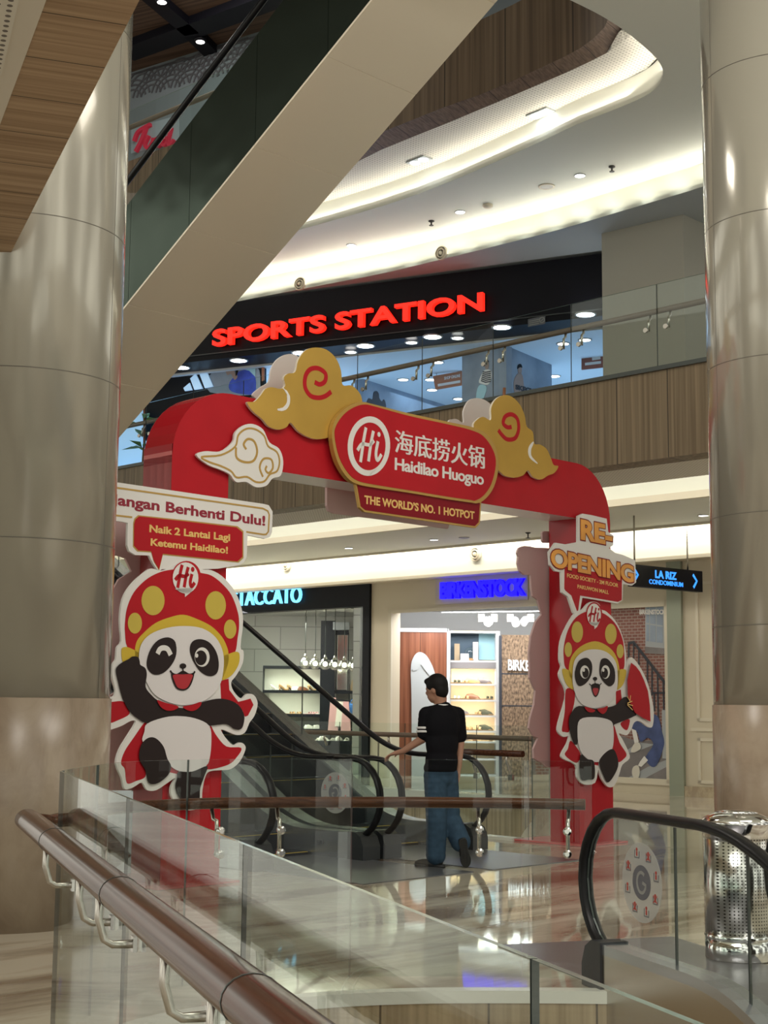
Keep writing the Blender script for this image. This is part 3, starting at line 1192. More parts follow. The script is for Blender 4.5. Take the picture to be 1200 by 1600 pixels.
# ================================================================== GLASS BALUSTRADES
def glass_panel(parent, P, z0, z1, mt='glass', th=.006, name='glass_panel'):
    A, B = offset_path(P, th), offset_path(P, -th)
    m = M()
    n = len(P)
    for i in range(n - 1):
        quad(m, A[i] + Z * z0, A[i + 1] + Z * z0, A[i + 1] + Z * z1, A[i] + Z * z1, 0)
        quad(m, B[i] + Z * z0, B[i + 1] + Z * z0, B[i + 1] + Z * z1, B[i] + Z * z1, 0)
        quad(m, A[i] + Z * z1, A[i + 1] + Z * z1, B[i + 1] + Z * z1, B[i] + Z * z1, 1)
    for i in (0, n - 1):
        quad(m, A[i] + Z * z0, B[i] + Z * z0, B[i] + Z * z1, A[i] + Z * z1, 2)
    return part(name, m, [mt, 'edge', 'joint'], parent)


def path_cut(P, cuts):
    """split a polyline at arc lengths"""
    L = [0]
    for a, b in zip(P, P[1:]):
        L.append(L[-1] + (b - a).length)

    def at(d):
        d = max(0, min(d, L[-1]))
        k = max(j for j in range(len(L)) if L[j] <= d + 1e-9)
        k = min(k, len(P) - 2)
        return P[k].lerp(P[k + 1], (d - L[k]) / max(L[k + 1] - L[k], 1e-9))
    res = []
    cuts = [0] + [c for c in cuts if 0 < c < L[-1]] + [L[-1]]
    for a, b in zip(cuts, cuts[1:]):
        res.append([at(a + .0025)] + [P[j] for j in range(len(P)) if a + .02 < L[j] < b - .02] + [at(b - .0025)])
    return res, at, L[-1]


def disc_bracket(parent, g, nrm, rail, z1, z2):
    """rail bracket of the curved glass: arm plus two round glass clamps (camera side is -nrm)"""
    m = M()
    zr = rail.z
    q = V((g.x, g.y, 0))
    m.tube([rail - Z * .02, rail.lerp(q + Z * zr, .25) - Z * .07, q + nrm * .035 + Z * (z1 + .05), q + nrm * .03 + Z * z1, q + nrm * .03 + Z * z2], .011, 8)
    b = part('bracket', m, 'steel', parent)
    for z in (z1, z2):
        m = M()
        m.lathe([(.012, -.04), (.012, -.03), (.023, -.03), (.023, -.014), (.019, -.008), (.019, .02)], q + Z * z, 20, axis=nrm)
        part('clamp_disc', m, 'chrome', b)


# near balustrade: runs from the corner past the camera
near = thing('glass_balustrade', 'near glass balustrade with thick brown wooden handrail running diagonally across the foreground', 'railing', C0)
NP = [NG(0), NG(11.0)]
segs, at, tot = path_cut([NG(0), NG(5.7)], [1.80, 3.36, 4.82])
for sg in segs:
    glass_panel(near, sg, -.12, 1.15, 'glassnear', .005)
m = M()
rl = [NG(d, -.115) + Z * .935 for d in (-.17, .0, .9, 1.8, 3.0, 4.5, 6.2)]
m.tube(rl, .046, 20, up=Z, r2=.056)
nr = part('handrail', m, 'rail', near)
for d in (.85, 2.42, 3.9):
    m = M()
    m.tube([NG(d - .004, -.115) + Z * .935, NG(d + .004, -.115) + Z * .935], .0472, 20, up=Z, r2=.0572)
    part('rail_joint', m, 'joint', nr)
for d in (.62, 1.62, 2.06, 3.1, 3.6, 4.6):
    m = M()
    m.tube([NG(d, -.115) + Z * .90, NG(d, -.118) + Z * .82, NG(d, -.10) + Z * .76, NG(d, -.075) + Z * .745, NG(d, -.012) + Z * .745], [.013, .012, .011, .011, .013], 10)
    b = part('bracket', m, 'steel', near)
    m = M()
    m.frame(NG(d, -.012) + Z * .745, GD, GL, Z, .022, .006, .022)
    m.frame(NG(d, .014) + Z * .745, GD, GL, Z, .022, .006, .022)
    part('glass_clamp', m, 'chrome', b)

# curved far balustrade on the other side of the void
farb = thing('glass_balustrade', 'curved glass balustrade with slim wooden handrail at the floor edge before the red arch', 'railing', FG[0])
segs, at, tot = path_cut(FG[1:], [.62, 1.45, 2.37, 3.3])
for sg in segs:
    glass_panel(farb, sg, .0, 1.15)
frail = offset_path(FG, -.11)
m = M()
m.tube([NG(-.17, -.115) + Z * .935] + [p + Z * .912 for p in frail[5:-1]], .030, 14, up=Z, r2=.034)
part('handrail', m, 'railfar', farb)
for px in (352, 446, 751, 886):
    g = min(FG, key=lambda p: abs((p.x / p.y) - (px - 600) / F))
    i = FG.index(g)
    tg = (FG[min(i + 1, len(FG) - 1)] - FG[i - 1]).normalized()
    g = g + tg * (((px - 600) / F * g.y - g.x) / max(tg.x, .2))
    nrm = V((-tg.y, tg.x, 0))
    disc_bracket(farb, g, nrm, g + nrm * .11 + Z * .90, .775, .655)

# balustrades round the void in front of the shops
b2 = thing('glass_balustrade', 'short glass balustrade with brown handrail behind the man, ending beside the red arch leg', 'railing', G(12.36, 10.15))
glass_panel(b2, [G(12.36, 11.15), G(12.36, 10.12)], -.1, 1.12)
m = M()
m.tube([G(12.27, 11.2, .93), G(12.27, 10.12, .93)], .034, 14, up=Z)
part('handrail', m, 'railfar', b2)
for t in (10.35, 10.85):
    m = M()
    m.tube([G(12.27, t, .92), G(12.27, t, .84), G(12.33, t, .72), G(12.35, t, .68)], .014, 8)
    m.frame(G(12.345, t, .67), E1, E2, Z, .02, .03, .03)
    part('bracket', m, 'steel', b2)
b2e = thing('glass_balustrade', 'end glass pane closing the void beside the red arch leg', 'railing', G(15, 12))
glass_panel(b2e, [G(12.4, 10.1), G(15, 11.95), G(17.7, 13.9)], -.1, 1.12)
b3 = thing('glass_balustrade', 'long distant glass balustrade with grey rail in front of the shop fronts', 'railing', G(17.75, 14))
segs, at, tot = path_cut([G(17.75, 14), G(17.75, 30)], [1.6 * k for k in range(1, 12)])
for sg in segs:
    glass_panel(b3, sg, -.1, 1.13)
m = M()
m.tube([G(17.66, 14, .94), G(17.66, 31, .94)], .04, 10, up=Z)
part('handrail', m, 'railup', b3)
for k in range(10):
    m = M()
    t = 14.3 + 1.6 * k
    m.tube([G(17.66, t, .92), G(17.66, t, .84), G(17.72, t, .72)], .02, 8)
    part('bracket', m, 'steel', b3)

# upper gallery balustrade
up = thing('glass_balustrade', 'upper floor glass balustrade with brown rail above the wood panelled gallery edge', 'railing', G(14.05, 9, 5.39))
segs, at, tot = path_cut([G(14.05, 7.2), G(14.05, 27)], [1.06 + 1.27 * k for k in range(0, 16)])
for sg in segs:
    glass_panel(up, sg, 5.39, 6.40, 'glass')
m = M()
m.tube([G(14.13, 7.2, 6.10), G(14.13, 27, 6.10)], .036, 12, up=Z)
part('handrail', m, 'railup', up)
for k in range(0, 13):
    for q in (-.14, .14):
        t = 7.2 + 1.06 + 1.27 * k + q
        m = M()
        m.tube([G(14.13, t, 6.09), G(14.12, t, 6.02), G(14.085, t, 5.99), G(14.08, t, 5.86)], .016, 8)
        m.lathe([(.03, -.045), (.03, -.02)], G(14.05, t, 5.86), 12, axis=E1)
        part('bracket', m, 'steel', up)
# top level balustrade
up3 = thing('glass_balustrade', 'dim top floor glass balustrade seen beyond the steel escalator', 'railing', rc[10] + Z * 1.1)
glass_panel(up3, [p for p in rc[2:30]], 1.1, 2.05, 'glass')
m = M()
m.tube([p + V((.03, .08, 1.78)) for p in rc[2:30]], .045, 10, up=Z)
part('handrail', m, 'railup', up3)


# ================================================================== ESCALATORS
TAN = tan(radians(30))


def escalator(label, O, lat, fw, width, sf, sign, length, zdeck, zrail, clad, cladmat, deckw=.16, sticker=None, steps=22, panel=1.25):
    """O: floor point below the tip of the first newel; lat: across; fw: along the travel path"""
    T = thing('escalator', label, 'escalator', O)
    O = V(O)
    rl = .37

    def h(s):
        k = s - sf
        if k <= 0:
            return 0.0
        return sign * TAN * (k * k / 1.6 if k < .8 else k - .4)

    def P(l, s, z):
        return O + lat * l + fw * s + Z * z
    ss = [sf - .35 + .12 * i for i in range(12)]
    ss = [s for s in ss if s < length] + [length]
    for i, l in enumerate((0.0, width)):
        z0 = zrail - 2 * rl
        path = [P(l, .72, z0 - .05), P(l, .5, z0 - .01)]
        for k in range(0, 13):
            a = -pi / 2 - pi * k / 12
            path.append(P(l, rl + .04 + rl * cos(a), zrail - rl + rl * sin(a)))
        path += [P(l, s, zrail + h(s)) for s in [rl + .3] + ss]
        m = M()
        m.tube(path, .042, 14, up=lat, r2=.026)
        hr = part('handrail', m, 'rubber', T)
        # glass
        edges = [rl]
        while edges[-1] < length:
            edges.append(min(edges[-1] + panel, length))
        for e in range(len(edges) - 1):
            a0, a1 = edges[e] + .006, edges[e + 1] - .006
            n = 8
            top = [P(l, a0 + (a1 - a0) * j / n, zrail - .03 + h(a0 + (a1 - a0) * j / n)) for j in range(n + 1)]
            bot = [P(l, a0 + (a1 - a0) * j / n, zdeck - .02 + h(a0 + (a1 - a0) * j / n)) for j in range(n + 1)]
            pts = bot + top[::-1]
            if e == 0:
                pts += [P(l, rl + .04 + (rl - .03) * cos(pi / 2 + pi * j / 10), zrail - rl + (rl - .03) * sin(pi / 2 + pi * j / 10)) for j in range(1, 10)]
            m = M()
            m.prism([p - lat * .005 for p in pts], [p + lat * .005 for p in pts], 0, 1)
            part('glass_panel', m, ['glass', 'joint'], T)
        # deck strip under the glass and outer cladding
        m = M()
        sd = [.30] + [s for s in ss]
        for a, b in zip(sd, sd[1:]):
            la, lb = l - deckw / 2, l + deckw / 2
            m.prism([P(la, a, zdeck - .05 + h(a)), P(lb, a, zdeck - .05 + h(a)), P(lb, b, zdeck - .05 + h(b)), P(la, b, zdeck - .05 + h(b))],
                    [P(la, a, zdeck + h(a)), P(lb, a, zdeck + h(a)), P(lb, b, zdeck + h(b)), P(la, b, zdeck + h(b))])
        part('deck', m, 'deck', T)
        m = M()
        lo = l - deckw / 2 if i == 0 else l + deckw / 2
        li = lo + (.012 if i == 0 else -.012)
        for a, b in zip(sd, sd[1:]):
            za = max(0.004, h(a) - clad) if sign > 0 else h(a) - clad
            zb = max(0.004, h(b) - clad) if sign > 0 else h(b) - clad
            m.prism([P(lo, a, za), P(li, a, za), P(li, b, zb), P(lo, b, zb)],
                    [P(lo, a, zdeck - .05 + h(a)), P(li, a, zdeck - .05 + h(a)), P(li, b, zdeck - .05 + h(b)), P(lo, b, zdeck - .05 + h(b))])
        part('side_cladding', m, cladmat, T)
        m = M()      # inner skirt
        lk = l + (deckw / 2 - .006) * (1 if i == 0 else -1)
        for a, b in zip(sd, sd[1:]):
            m.prism([P(lk - .005, a, h(a) - .3 if a > sf else .004), P(lk + .005, a, h(a) - .3 if a > sf else .004), P(lk + .005, b, h(b) - .3 if b > sf else .004), P(lk - .005, b, h(b) - .3 if b > sf else .004)],
                    [P(lk - .005, a, zdeck - .05 + h(a)), P(lk + .005, a, zdeck - .05 + h(a)), P(lk + .005, b, zdeck - .05 + h(b)), P(lk - .005, b, zdeck - .05 + h(b))])
        part('inner_skirt', m, 'deck', T)
        # newel cap
        m = M()
        w2 = deckw / 2 + .012
        prof = [(.15, .004), (.36, .004), (.36, zdeck + .01), (.26, zdeck + .01), (.19, zdeck - .03), (.15, zdeck - .12)]
        m.prism([P(l - w2, s, z) for s, z in prof], [P(l + w2, s, z) for s, z in prof])
        part('newel_cap', m, 'capblack', T)
        if sticker and i in sticker:
            side = -1
            pl = PL(P(l, 0, 0) + lat * side * .006, fw if sign > 0 else fw)
            sv = pl.n if pl.n.dot(lat * side) > 0 else -pl.n
            pl.n = sv
            sa, sz = .55 + (.12 if sign < 0 else .1), (zrail + zdeck) / 2 + .01
            m = M()
            m.board(pl, ell(sa, sz, .20, .195, 36), 0.0, .0015)
            st = part('safety_sticker', m, 'sticker', T)
            m = M()
            m.board(pl, ell(sa, sz, .092, .085, 30), .0015, .0022)
            part('sticker_disc', m, 'stickgrey', st)
            m = M()
            m.ribbon(pl, [(sa + .045 * cos(radians(q)), sz + .05 * sin(radians(q))) for q in range(50, 361, 20)] + [(sa + .01, sz)], .016, .0022, .003)
            part('sticker_letter', m, 'sticker', st)
            m = M()
            for q in range(8):
                ca, cz = sa + .152 * cos(q * pi / 4 + .3), sz + .145 * sin(q * pi / 4 + .3)
                m.ribbon(pl, [(ca - .02, cz + .018), (ca - .022, cz - .02), (ca + .024, cz - .02), (ca + .024, cz + .012)], .006, .0015, .0024, 1)
                m.board(pl, ell(ca, cz + .02, .009, .009, 10), .0015, .0024, 0)
                m.ribbon(pl, [(ca, cz + .01), (ca, cz - .012)], .013, .0015, .0026, 0)
                if q % 2:
                    m.ribbon(pl, [(ca - .02, cz + .02), (ca + .02, cz - .016)], .005, .0024, .003, 0)
                    m.ribbon(pl, [(ca + .02, cz + .02), (ca - .02, cz - .016)], .005, .0024, .003, 0)
            part('pictograms', m, ['stickred', 'stickgrey'], st)
    m = M()
    m.prism([P(-.02, -1.1, .002), P(width + .02, -1.1, .002), P(width + .02, sf - .1, .002), P(-.02, sf - .1, .002)],
            [P(-.02, -1.1, .008), P(width + .02, -1.1, .008), P(width + .02, sf - .1, .008), P(-.02, sf - .1, .008)])
    part('landing_plate', m, 'landing', T)
    s = sf - .1
    k = 0
    while k < steps and s + .4 < length:
        z = h(s + .2) if sign < 0 else h(s + .4)
        zl = z
        m = M()
        la, lb = deckw / 2 + .02, width - deckw / 2 - .02
        dz = .23
        q0, q1 = s, s + .4
        m.prism([P(la, q0, zl - dz), P(lb, q0, zl - dz), P(lb, q1, zl - dz), P(la, q1, zl - dz)], [P(la, q0, zl), P(lb, q0, zl), P(lb, q1, zl), P(la, q1, zl)])
        e0 = q0 if sign > 0 else q1 - .03
        m.prism([P(la, e0, zl), P(lb, e0, zl), P(lb, e0 + .03, zl), P(la, e0 + .03, zl)], [P(la, e0, zl + .002), P(lb, e0, zl + .002), P(lb, e0 + .03, zl + .002), P(la, e0 + .03, zl + .002)], 1)
        part('step', m, ['step', 'yline'], T)
        s += .4
        k += 1
    return T


TN = 9.7
escalator('left escalator of the pair under the arch, climbing behind the waving panda', G(8.42, TN), E1, E2, 1.31, 1.0, 1, 9.5, .25, .93, .75, 'deck', .2, sticker=(1,))
escB = escalator('right escalator of the pair under the arch, the man stepping onto it', G(10.02, TN), E1, E2, 1.25, 1.0, 1, 9.5, .25, .93, .75, 'deck', .2, sticker=(1,))
escD = escalator('descending escalator with black handrail in the right foreground beside the litter bin', DP, GL, GD, 1.16, 1.2, -1, 4.6, .235, .905, 1.1, 'steel', .14, sticker=(0,), steps=9, panel=.62)

# big steel-clad escalator crossing the atrium overhead
UL = PL(G(11, 0), -E2)
a0, b0 = UL.ab(200, 475)
a1, b1 = UL.ab(582, 0)
sl = (b1 - b0) / (a1 - a0)
T = thing('escalator', 'big steel-clad escalator crossing the atrium overhead from left to upper right', 'escalator', UL.w(a0, b0, -.75))


def uz(a):
    return b0 + (a - a0) * sl


UA0, UA1, UW, UHt = a0 - 2.6, a1 + 2.3, 1.5, 1.46
prev = UA0
cuts = [UA0 + 1.3 * k for k in range(1, 9)] + [UA1]
for c_ in cuts:
    m = M()
    a, b = prev + .004, c_ - .004
    for q in range(6):       # a slightly dished side panel
        x0, x1 = a + (b - a) * q / 6, a + (b - a) * (q + 1) / 6
        m.prism([UL.w(x0, uz(x0), 0), UL.w(x1, uz(x1), 0), UL.w(x1, uz(x1), -.03), UL.w(x0, uz(x0), -.03)],
                [UL.w(x0, uz(x0) + UHt, 0), UL.w(x1, uz(x1) + UHt, 0), UL.w(x1, uz(x1) + UHt, -.03), UL.w(x0, uz(x0) + UHt, -.03)])
    part('side_panel', m, 'escside', T)
    m = M()
    m.prism([UL.w(a, uz(a) - .012, .01), UL.w(b, uz(b) - .012, .01), UL.w(b, uz(b) - .012, -UW), UL.w(a, uz(a) - .012, -UW)],
            [UL.w(a, uz(a) + .02, .01), UL.w(b, uz(b) + .02, .01), UL.w(b, uz(b) + .02, -UW), UL.w(a, uz(a) + .02, -UW)])
    part('soffit_panel', m, 'escunder', T)
    prev = c_
m = M()
m.prism([UL.w(UA0, uz(UA0) + .03, -UW), UL.w(UA1, uz(UA1) + .03, -UW), UL.w(UA1, uz(UA1) + .03, -UW + .04), UL.w(UA0, uz(UA0) + .03, -UW + .04)],
        [UL.w(UA0, uz(UA0) + UHt, -UW), UL.w(UA1, uz(UA1) + UHt, -UW), UL.w(UA1, uz(UA1) + UHt, -UW + .04), UL.w(UA0, uz(UA0) + UHt, -UW + .04)])
part('side_panel', m, 'escunder', T)
m = M()
m.prism([UL.w(UA0, uz(UA0) + .6, -.03), UL.w(UA1, uz(UA1) + .6, -.03), UL.w(UA1, uz(UA1) + .6, -UW), UL.w(UA0, uz(UA0) + .6, -UW)],
        [UL.w(UA0, uz(UA0) + .8, -.03), UL.w(UA1, uz(UA1) + .8, -.03), UL.w(UA1, uz(UA1) + .8, -UW), UL.w(UA0, uz(UA0) + .8, -UW)])
part('truss_body', m, 'darkmetal', T)
for o_ in (-.06, -UW + .06):
    m = M()
    m.prism([UL.w(x, uz(x) + UHt, o_) for x in (UA0, UA1)] + [UL.w(x, uz(x) + UHt + .42, o_) for x in (UA1, UA0)],
            [UL.w(x, uz(x) + UHt, o_ - .01) for x in (UA0, UA1)] + [UL.w(x, uz(x) + UHt + .42, o_ - .01) for x in (UA1, UA0)])
    part('glass_panel', m, 'glass', T)
    m = M()
    m.tube([UL.w(x, uz(x) + UHt + .44, o_) for x in (UA0, UA1)], .045, 10)
    part('handrail', m, 'rubber', T)

# ================================================================== THE RED ARCH
AR = PL(onz(903, 1322), E1)
AD = .39
aL, aLi, aRi, aR = -5.36, -4.77, .035, .62
bT, bU, rad = 4.05, 3.45, .60
arch = thing('promotional_arch', 'big red rounded promotional arch standing over the two escalator entrances', 'arch', AR.w((aL + aR) / 2, 0, -AD / 2))


def arc(cx, cy, r, d0, d1, n=10):
    return [(cx + r * cos(radians(d0 + (d1 - d0) * i / n)), cy + r * sin(radians(d0 + (d1 - d0) * i / n))) for i in range(n + 1)]


outer = [(aR, 0)] + arc(aR - rad, bT - rad, rad, 0, 90) + arc(aL + rad, bT - rad, rad, 90, 180) + [(aL, 0)]
inner = [(aLi, 0), (aLi, bU), (aRi, bU), (aRi, 0)]
prof = outer + inner
m = M()
m.board(AR, prof, 0, .004)
part('front_panel', m, 'red', arch)
m = M()
m.board(AR, prof, -AD, -AD + .004)
part('rear_panel', m, 'redpale', arch)
m = M()
for i in range(len(outer) - 1):
    (x0, y0), (x1, y1) = outer[i], outer[i + 1]
    n = hypot(x1 - x0, y1 - y0)
    q = V((0, 0, 0))
    pale = 1 if (abs(x0 - aL) < .02 and abs(x1 - aL) < .02) else 0
    if pale:
        zs = [0, bT - rad - .02, y0]
        quad(m, AR.w(aL, 0, 0), AR.w(aL, y0 - .06, 0), AR.w(aL, y0 - .06, -AD), AR.w(aL, 0, -AD), 1)
        quad(m, AR.w(aL, y0 - .06, 0), AR.w(aL, y0, 0), AR.w(aL, y0, -AD), AR.w(aL, y0 - .06, -AD), 0)
    else:
        quad(m, AR.w(x0, y0, 0), AR.w(x1, y1, 0), AR.w(x1, y1, -AD), AR.w(x0, y0, -AD), 0)
part('outer_skin', m, ['redside', 'redpale'], arch)
for ai_ in (aRi, aLi):
    m = M()
    quad(m, AR.w(ai_, 0, 0), AR.w(ai_, bU, 0), AR.w(ai_, bU, -AD), AR.w(ai_, 0, -AD), 0)
    part('inner_leg_skin', m, 'redside', arch)
m = M()
quad(m, AR.w(aLi, bU, 0), AR.w(aRi, bU, 0), AR.w(aRi, bU, -AD), AR.w(aLi, bU, -AD), 0)
part('beam_underside', m, 'lining', arch)
for a0_, a1_ in ((aL - .1, aLi + .12), (aRi - .1, aR + .1)):
    m = M()
    m.board(AR, [(a0_, .002), (a1_, .002), (a1_, .02), (a0_, .02)], -.82, .12)
    part('base_plate', m, 'redpale', arch)

ON = [0.0]


def pboard(parent, name, pl, px, o0, o1, mats, sm=5, label=None, raw=False):
    pts = px if raw else pl.pts(px, o1)
    if sm:
        pts = smooth(pts, sm)
    m = M()
    m.board(pl, pts, o0, o1, 0, 1 if isinstance(mats, (list, tuple)) else None)
    return part(name, m, mats, parent, label)


def pline(parent, name, pl, px, w, o0, o1, mt, sm=5, closed=False):
    pts = pl.pts(px, o1)
    if sm:
        pts = smooth(pts, sm, closed)
    m = M()
    m.ribbon(pl, pts, w, o0, o1, 0, closed)
    return part(name, m, mt, parent)


def hi_mark(m, pl, box, o0, o1, w):
    """the handwritten two-letter word inside an emblem; box = pixel bounds x0,y0,x1,y1"""
    x0, y0, x1, y1 = box

    def q(l):
        return smooth(pl.pts([(x0 + (x1 - x0) * a, y0 + (y1 - y0) * b) for a, b in l], o1), 5, False)
    for l in ([(.36, .0), (.27, .35), (.14, 1.0)], [(.66, .10), (.56, .45), (.46, .98)], [(.02, .66), (.20, .48), (.5, .5), (.68, .38)],
              [(.84, .40), (.76, .75), (.82, .95), (.98, .78)]):
        m.ribbon(pl, q(l), w, o0, o1)
    cx, cy = pl.ab(x0 + (x1 - x0) * .88, y0 + (y1 - y0) * .20, o1)
    m.board(pl, ell(cx, cy, w * .6, w * .7, 10), o0, o1)


def ov(c, rx, ry, n=26, rot=0):
    return ell(c[0], c[1], rx, ry, n, rot)


# ---- gold clouds
O1 = (380, 530)
t = thing('cloud_cutout', 'large gold cloud cutout with red swirl on the left of the arch top', 'cloud sign', AR.w(-3.6, 3.6, .05))
cl = tr(O1, 4, [(25, 395), (70, 390), (110, 350), (140, 310), (180, 300), (230, 310), (262, 292), (255, 240), (280, 215), (325, 205), (345, 130), (390, 70), (450, 52), (520, 65), (580, 120), (612, 200), (622, 285), (680, 290), (730, 340), (745, 400), (740, 480), (690, 550), (630, 590), (560, 605), (500, 622), (430, 620), (350, 580), (297, 522), (270, 550), (220, 565), (160, 545), (120, 500), (60, 450)])
pboard(t, 'board', AR, cl, .03, .055, ['gold', 'creamtrim'], 4)
pline(t, 'swirl', AR, tr(O1, 4, [(448, 268), (480, 282), (512, 262), (515, 215), (470, 182), (420, 188), (390, 232), (388, 300), (420, 352), (470, 366), (515, 355), (550, 328)]), .042, .055, .058, 'red')
pline(t, 'crescent', AR, tr(O1, 4, [(250, 305), (280, 345), (282, 400), (255, 435), (215, 440)]), [.01] * 3 + [.022] * 3 + [.034] * 9 + [.028] * 3 + [.02] * 2 + [.012], .055, .058, 'white')
t = thing('cloud_cutout', 'pale back of a cloud cutout behind the arch top, left of the gold cloud', 'cloud sign', AR.w(-4.0, 3.7, -AD - .05))
pboard(t, 'board', AR, tr(O1, 4, [(60, 352), (110, 300), (160, 265), (175, 190), (210, 130), (270, 95), (330, 100), (370, 150), (380, 260), (330, 370), (150, 390)]), -AD - .05, -AD - .03, 'backwhite', 4)
O2 = (640, 600)
t = thing('cloud_cutout', 'gold cloud cutout with red swirl on the right of the arch top', 'cloud sign', AR.w(-1.0, 3.7, .05))
pboard(t, 'board', AR, tr(O2, 4, [(400, 268), (420, 225), (460, 205), (508, 225), (510, 150), (540, 95), (590, 70), (640, 80), (690, 130), (720, 200), (732, 265), (770, 300), (780, 372), (815, 378), (855, 405), (880, 455), (900, 505), (930, 515), (905, 555), (865, 572), (820, 597), (770, 580), (740, 540), (710, 570), (660, 585), (600, 575), (560, 545), (480, 480), (430, 400)]), .03, .055, ['gold', 'creamtrim'], 4)
pline(t, 'swirl', AR, tr(O2, 4, [(638, 268), (612, 270), (586, 245), (600, 202), (640, 190), (675, 220), (682, 285), (660, 338), (612, 346), (578, 318), (556, 288)]), .044, .055, .058, 'red')
pline(t, 'crescent', AR, tr(O2, 4, [(775, 362), (752, 405), (757, 455), (800, 497)]), [.012, .02, .03, .036, .04, .044, .046, .046, .044, .04, .036, .03, .026, .02, .016, .012], .055, .058, 'white')
m = M()
m.tube([AR.w(*AR.ab(787, 640, .02), .02), AR.w(*AR.ab(788, 606, .02), .02)], .016, 8)
part('support_rod', m, 'brown', t)
t = thing('cloud_cutout', 'pale back of a cloud cutout above the right end of the main sign', 'cloud sign', AR.w(-1.6, 3.7, -AD - .05))
pboard(t, 'board', AR, tr(O2, 4, [(245, 235), (290, 218), (338, 242), (338, 170), (370, 105), (420, 88), (480, 105), (520, 150), (530, 230), (460, 320), (320, 300)]), -AD - .05, -AD - .03, 'backwhite', 4)

# ---- white cloud
O3 = (0, 400)
t = thing('cloud_cutout', 'small white cloud cutout with gold outline swirls on the left arch shoulder', 'cloud sign', AR.w(-4.6, 3.4, .05))
pboard(t, 'board', AR, tr(O3, 2, [(614, 622), (640, 610), (690, 610), (728, 580), (735, 552), (760, 530), (790, 525), (822, 542), (842, 582), (872, 602), (885, 640), (878, 685), (852, 695), (832, 718), (800, 722), (770, 706), (738, 706), (718, 682), (690, 668), (650, 652)]), .03, .052, 'white', 4)
pline(t, 'gold_line', AR, tr(O3, 2, [(630, 628), (690, 622), (735, 596), (745, 560), (770, 540), (800, 542), (826, 562), (838, 594), (865, 612), (874, 642), (866, 672), (844, 682), (826, 704), (800, 706), (772, 690), (740, 692), (722, 672), (690, 656), (655, 644)]), .016, .052, .055, 'goldline', 4, True)
pline(t, 'swirl', AR, tr(O3, 2, [(738, 598), (740, 630), (765, 644), (792, 640), (804, 612), (795, 580), (775, 572), (762, 588), (770, 604)]), .020, .052, .055, 'goldline')
pline(t, 'swirl', AR, tr(O3, 2, [(822, 690), (812, 660), (824, 634), (848, 636), (853, 662), (840, 678), (830, 668), (834, 656)]), .018, .052, .055, 'goldline')

# ---- main sign
t = thing('main_sign', 'red stadium shaped sign with white emblem and lettering at the centre of the arch', 'sign', AR.w(-2.4, 3.4, .08))
so_ = [(519, 685), (522, 660), (534, 643), (550, 632), (566, 628), (585, 632), (640, 646), (700, 659), (740, 668), (760, 678), (775, 700), (779, 730), (772, 760), (760, 778), (747, 786), (735, 785), (700, 780), (640, 770), (580, 761), (555, 755), (540, 743), (526, 718)]
pboard(t, 'board', AR, so_, .06, .11, 'goldline', 4)
cx_, cy_ = 650, 707
pboard(t, 'red_face', AR, [(x + (4.2 if x < 600 else -4.2 if x > 735 else 0), y + (4.0 if y < cy_ + (x - 650) * .17 else -4.0)) for x, y in so_], .11, .114, 'red', 4)
m = M()
ring_o = AR.pts(tr(O1, 4, ell(786, 668, 132, 186, 40, .05)), .118)
ring_i = AR.pts(tr(O1, 4, ell(788, 670, 103, 150, 40, .05)), .118)
mid_ = [((a[0] + b[0]) / 2, (a[1] + b[1]) / 2) for a, b in zip(ring_o, ring_i)]
m.ribbon(AR, mid_, [hypot(a[0] - b[0], a[1] - b[1]) for a, b in zip(ring_o, ring_i)], .114, .118, 0, True)
m.board(AR, AR.pts(tr(O1, 4, [(745, 815), (800, 838), (840, 810), (815, 822), (795, 852), (790, 835)]), .118), .114, .118)
em = part('emblem_ring', m, 'white', t)
m = M()
hi_mark(m, AR, (558, 668, 597, 722), .114, .118, .033)
part('emblem_script', m, 'white', em)
m = M()
for k_ in (-.55, 0, .55):
    q_ = lettering(AR, '海底捞火锅', (617.5 + k_, 707 + k_ * .2), (757 + k_, 733 + k_ * .2), (617.5 + k_, 671 + k_ * .2), .114, .118 + k_ * .0005, 0, True)
    m.add(q_.v, q_.f)
part('characters', m, 'white', t)
part('lettering', lettering(AR, 'Haidilao Huoguo', (617, 734), (756, 758), (617, 713.5), .114, .118, .022, spacing=.93), 'white', t)
pboard(t, 'slogan_board', AR, [(555, 754), (752, 784), (750, 818), (743, 825), (570, 800), (562, 793)], .055, .085, 'goldline', 0)
pboard(t, 'slogan_face', AR, [(558, 757), (750, 786), (748, 816), (742, 822), (571, 797), (564, 791)], .085, .088, 'darkred', 0)
part('slogan_lettering', lettering(AR, 'THE WORLD’S NO. 1 HOTPOT', (569.5, 787), (741.5, 811.5), (569.5, 773), .088, .091, .03), 'goldtext', t)
t = thing('rear_sign', 'pale back of a second sign hanging below the arch beam', 'sign', AR.w(-2.8, 3.2, -AD - .05))
pboard(t, 'board', AR, [(511, 745), (511, 790), (514, 798), (522, 802), (600, 812), (700, 826), (704, 815), (704, 765)], -AD - .07, -AD - .04, 'boardback', 0)

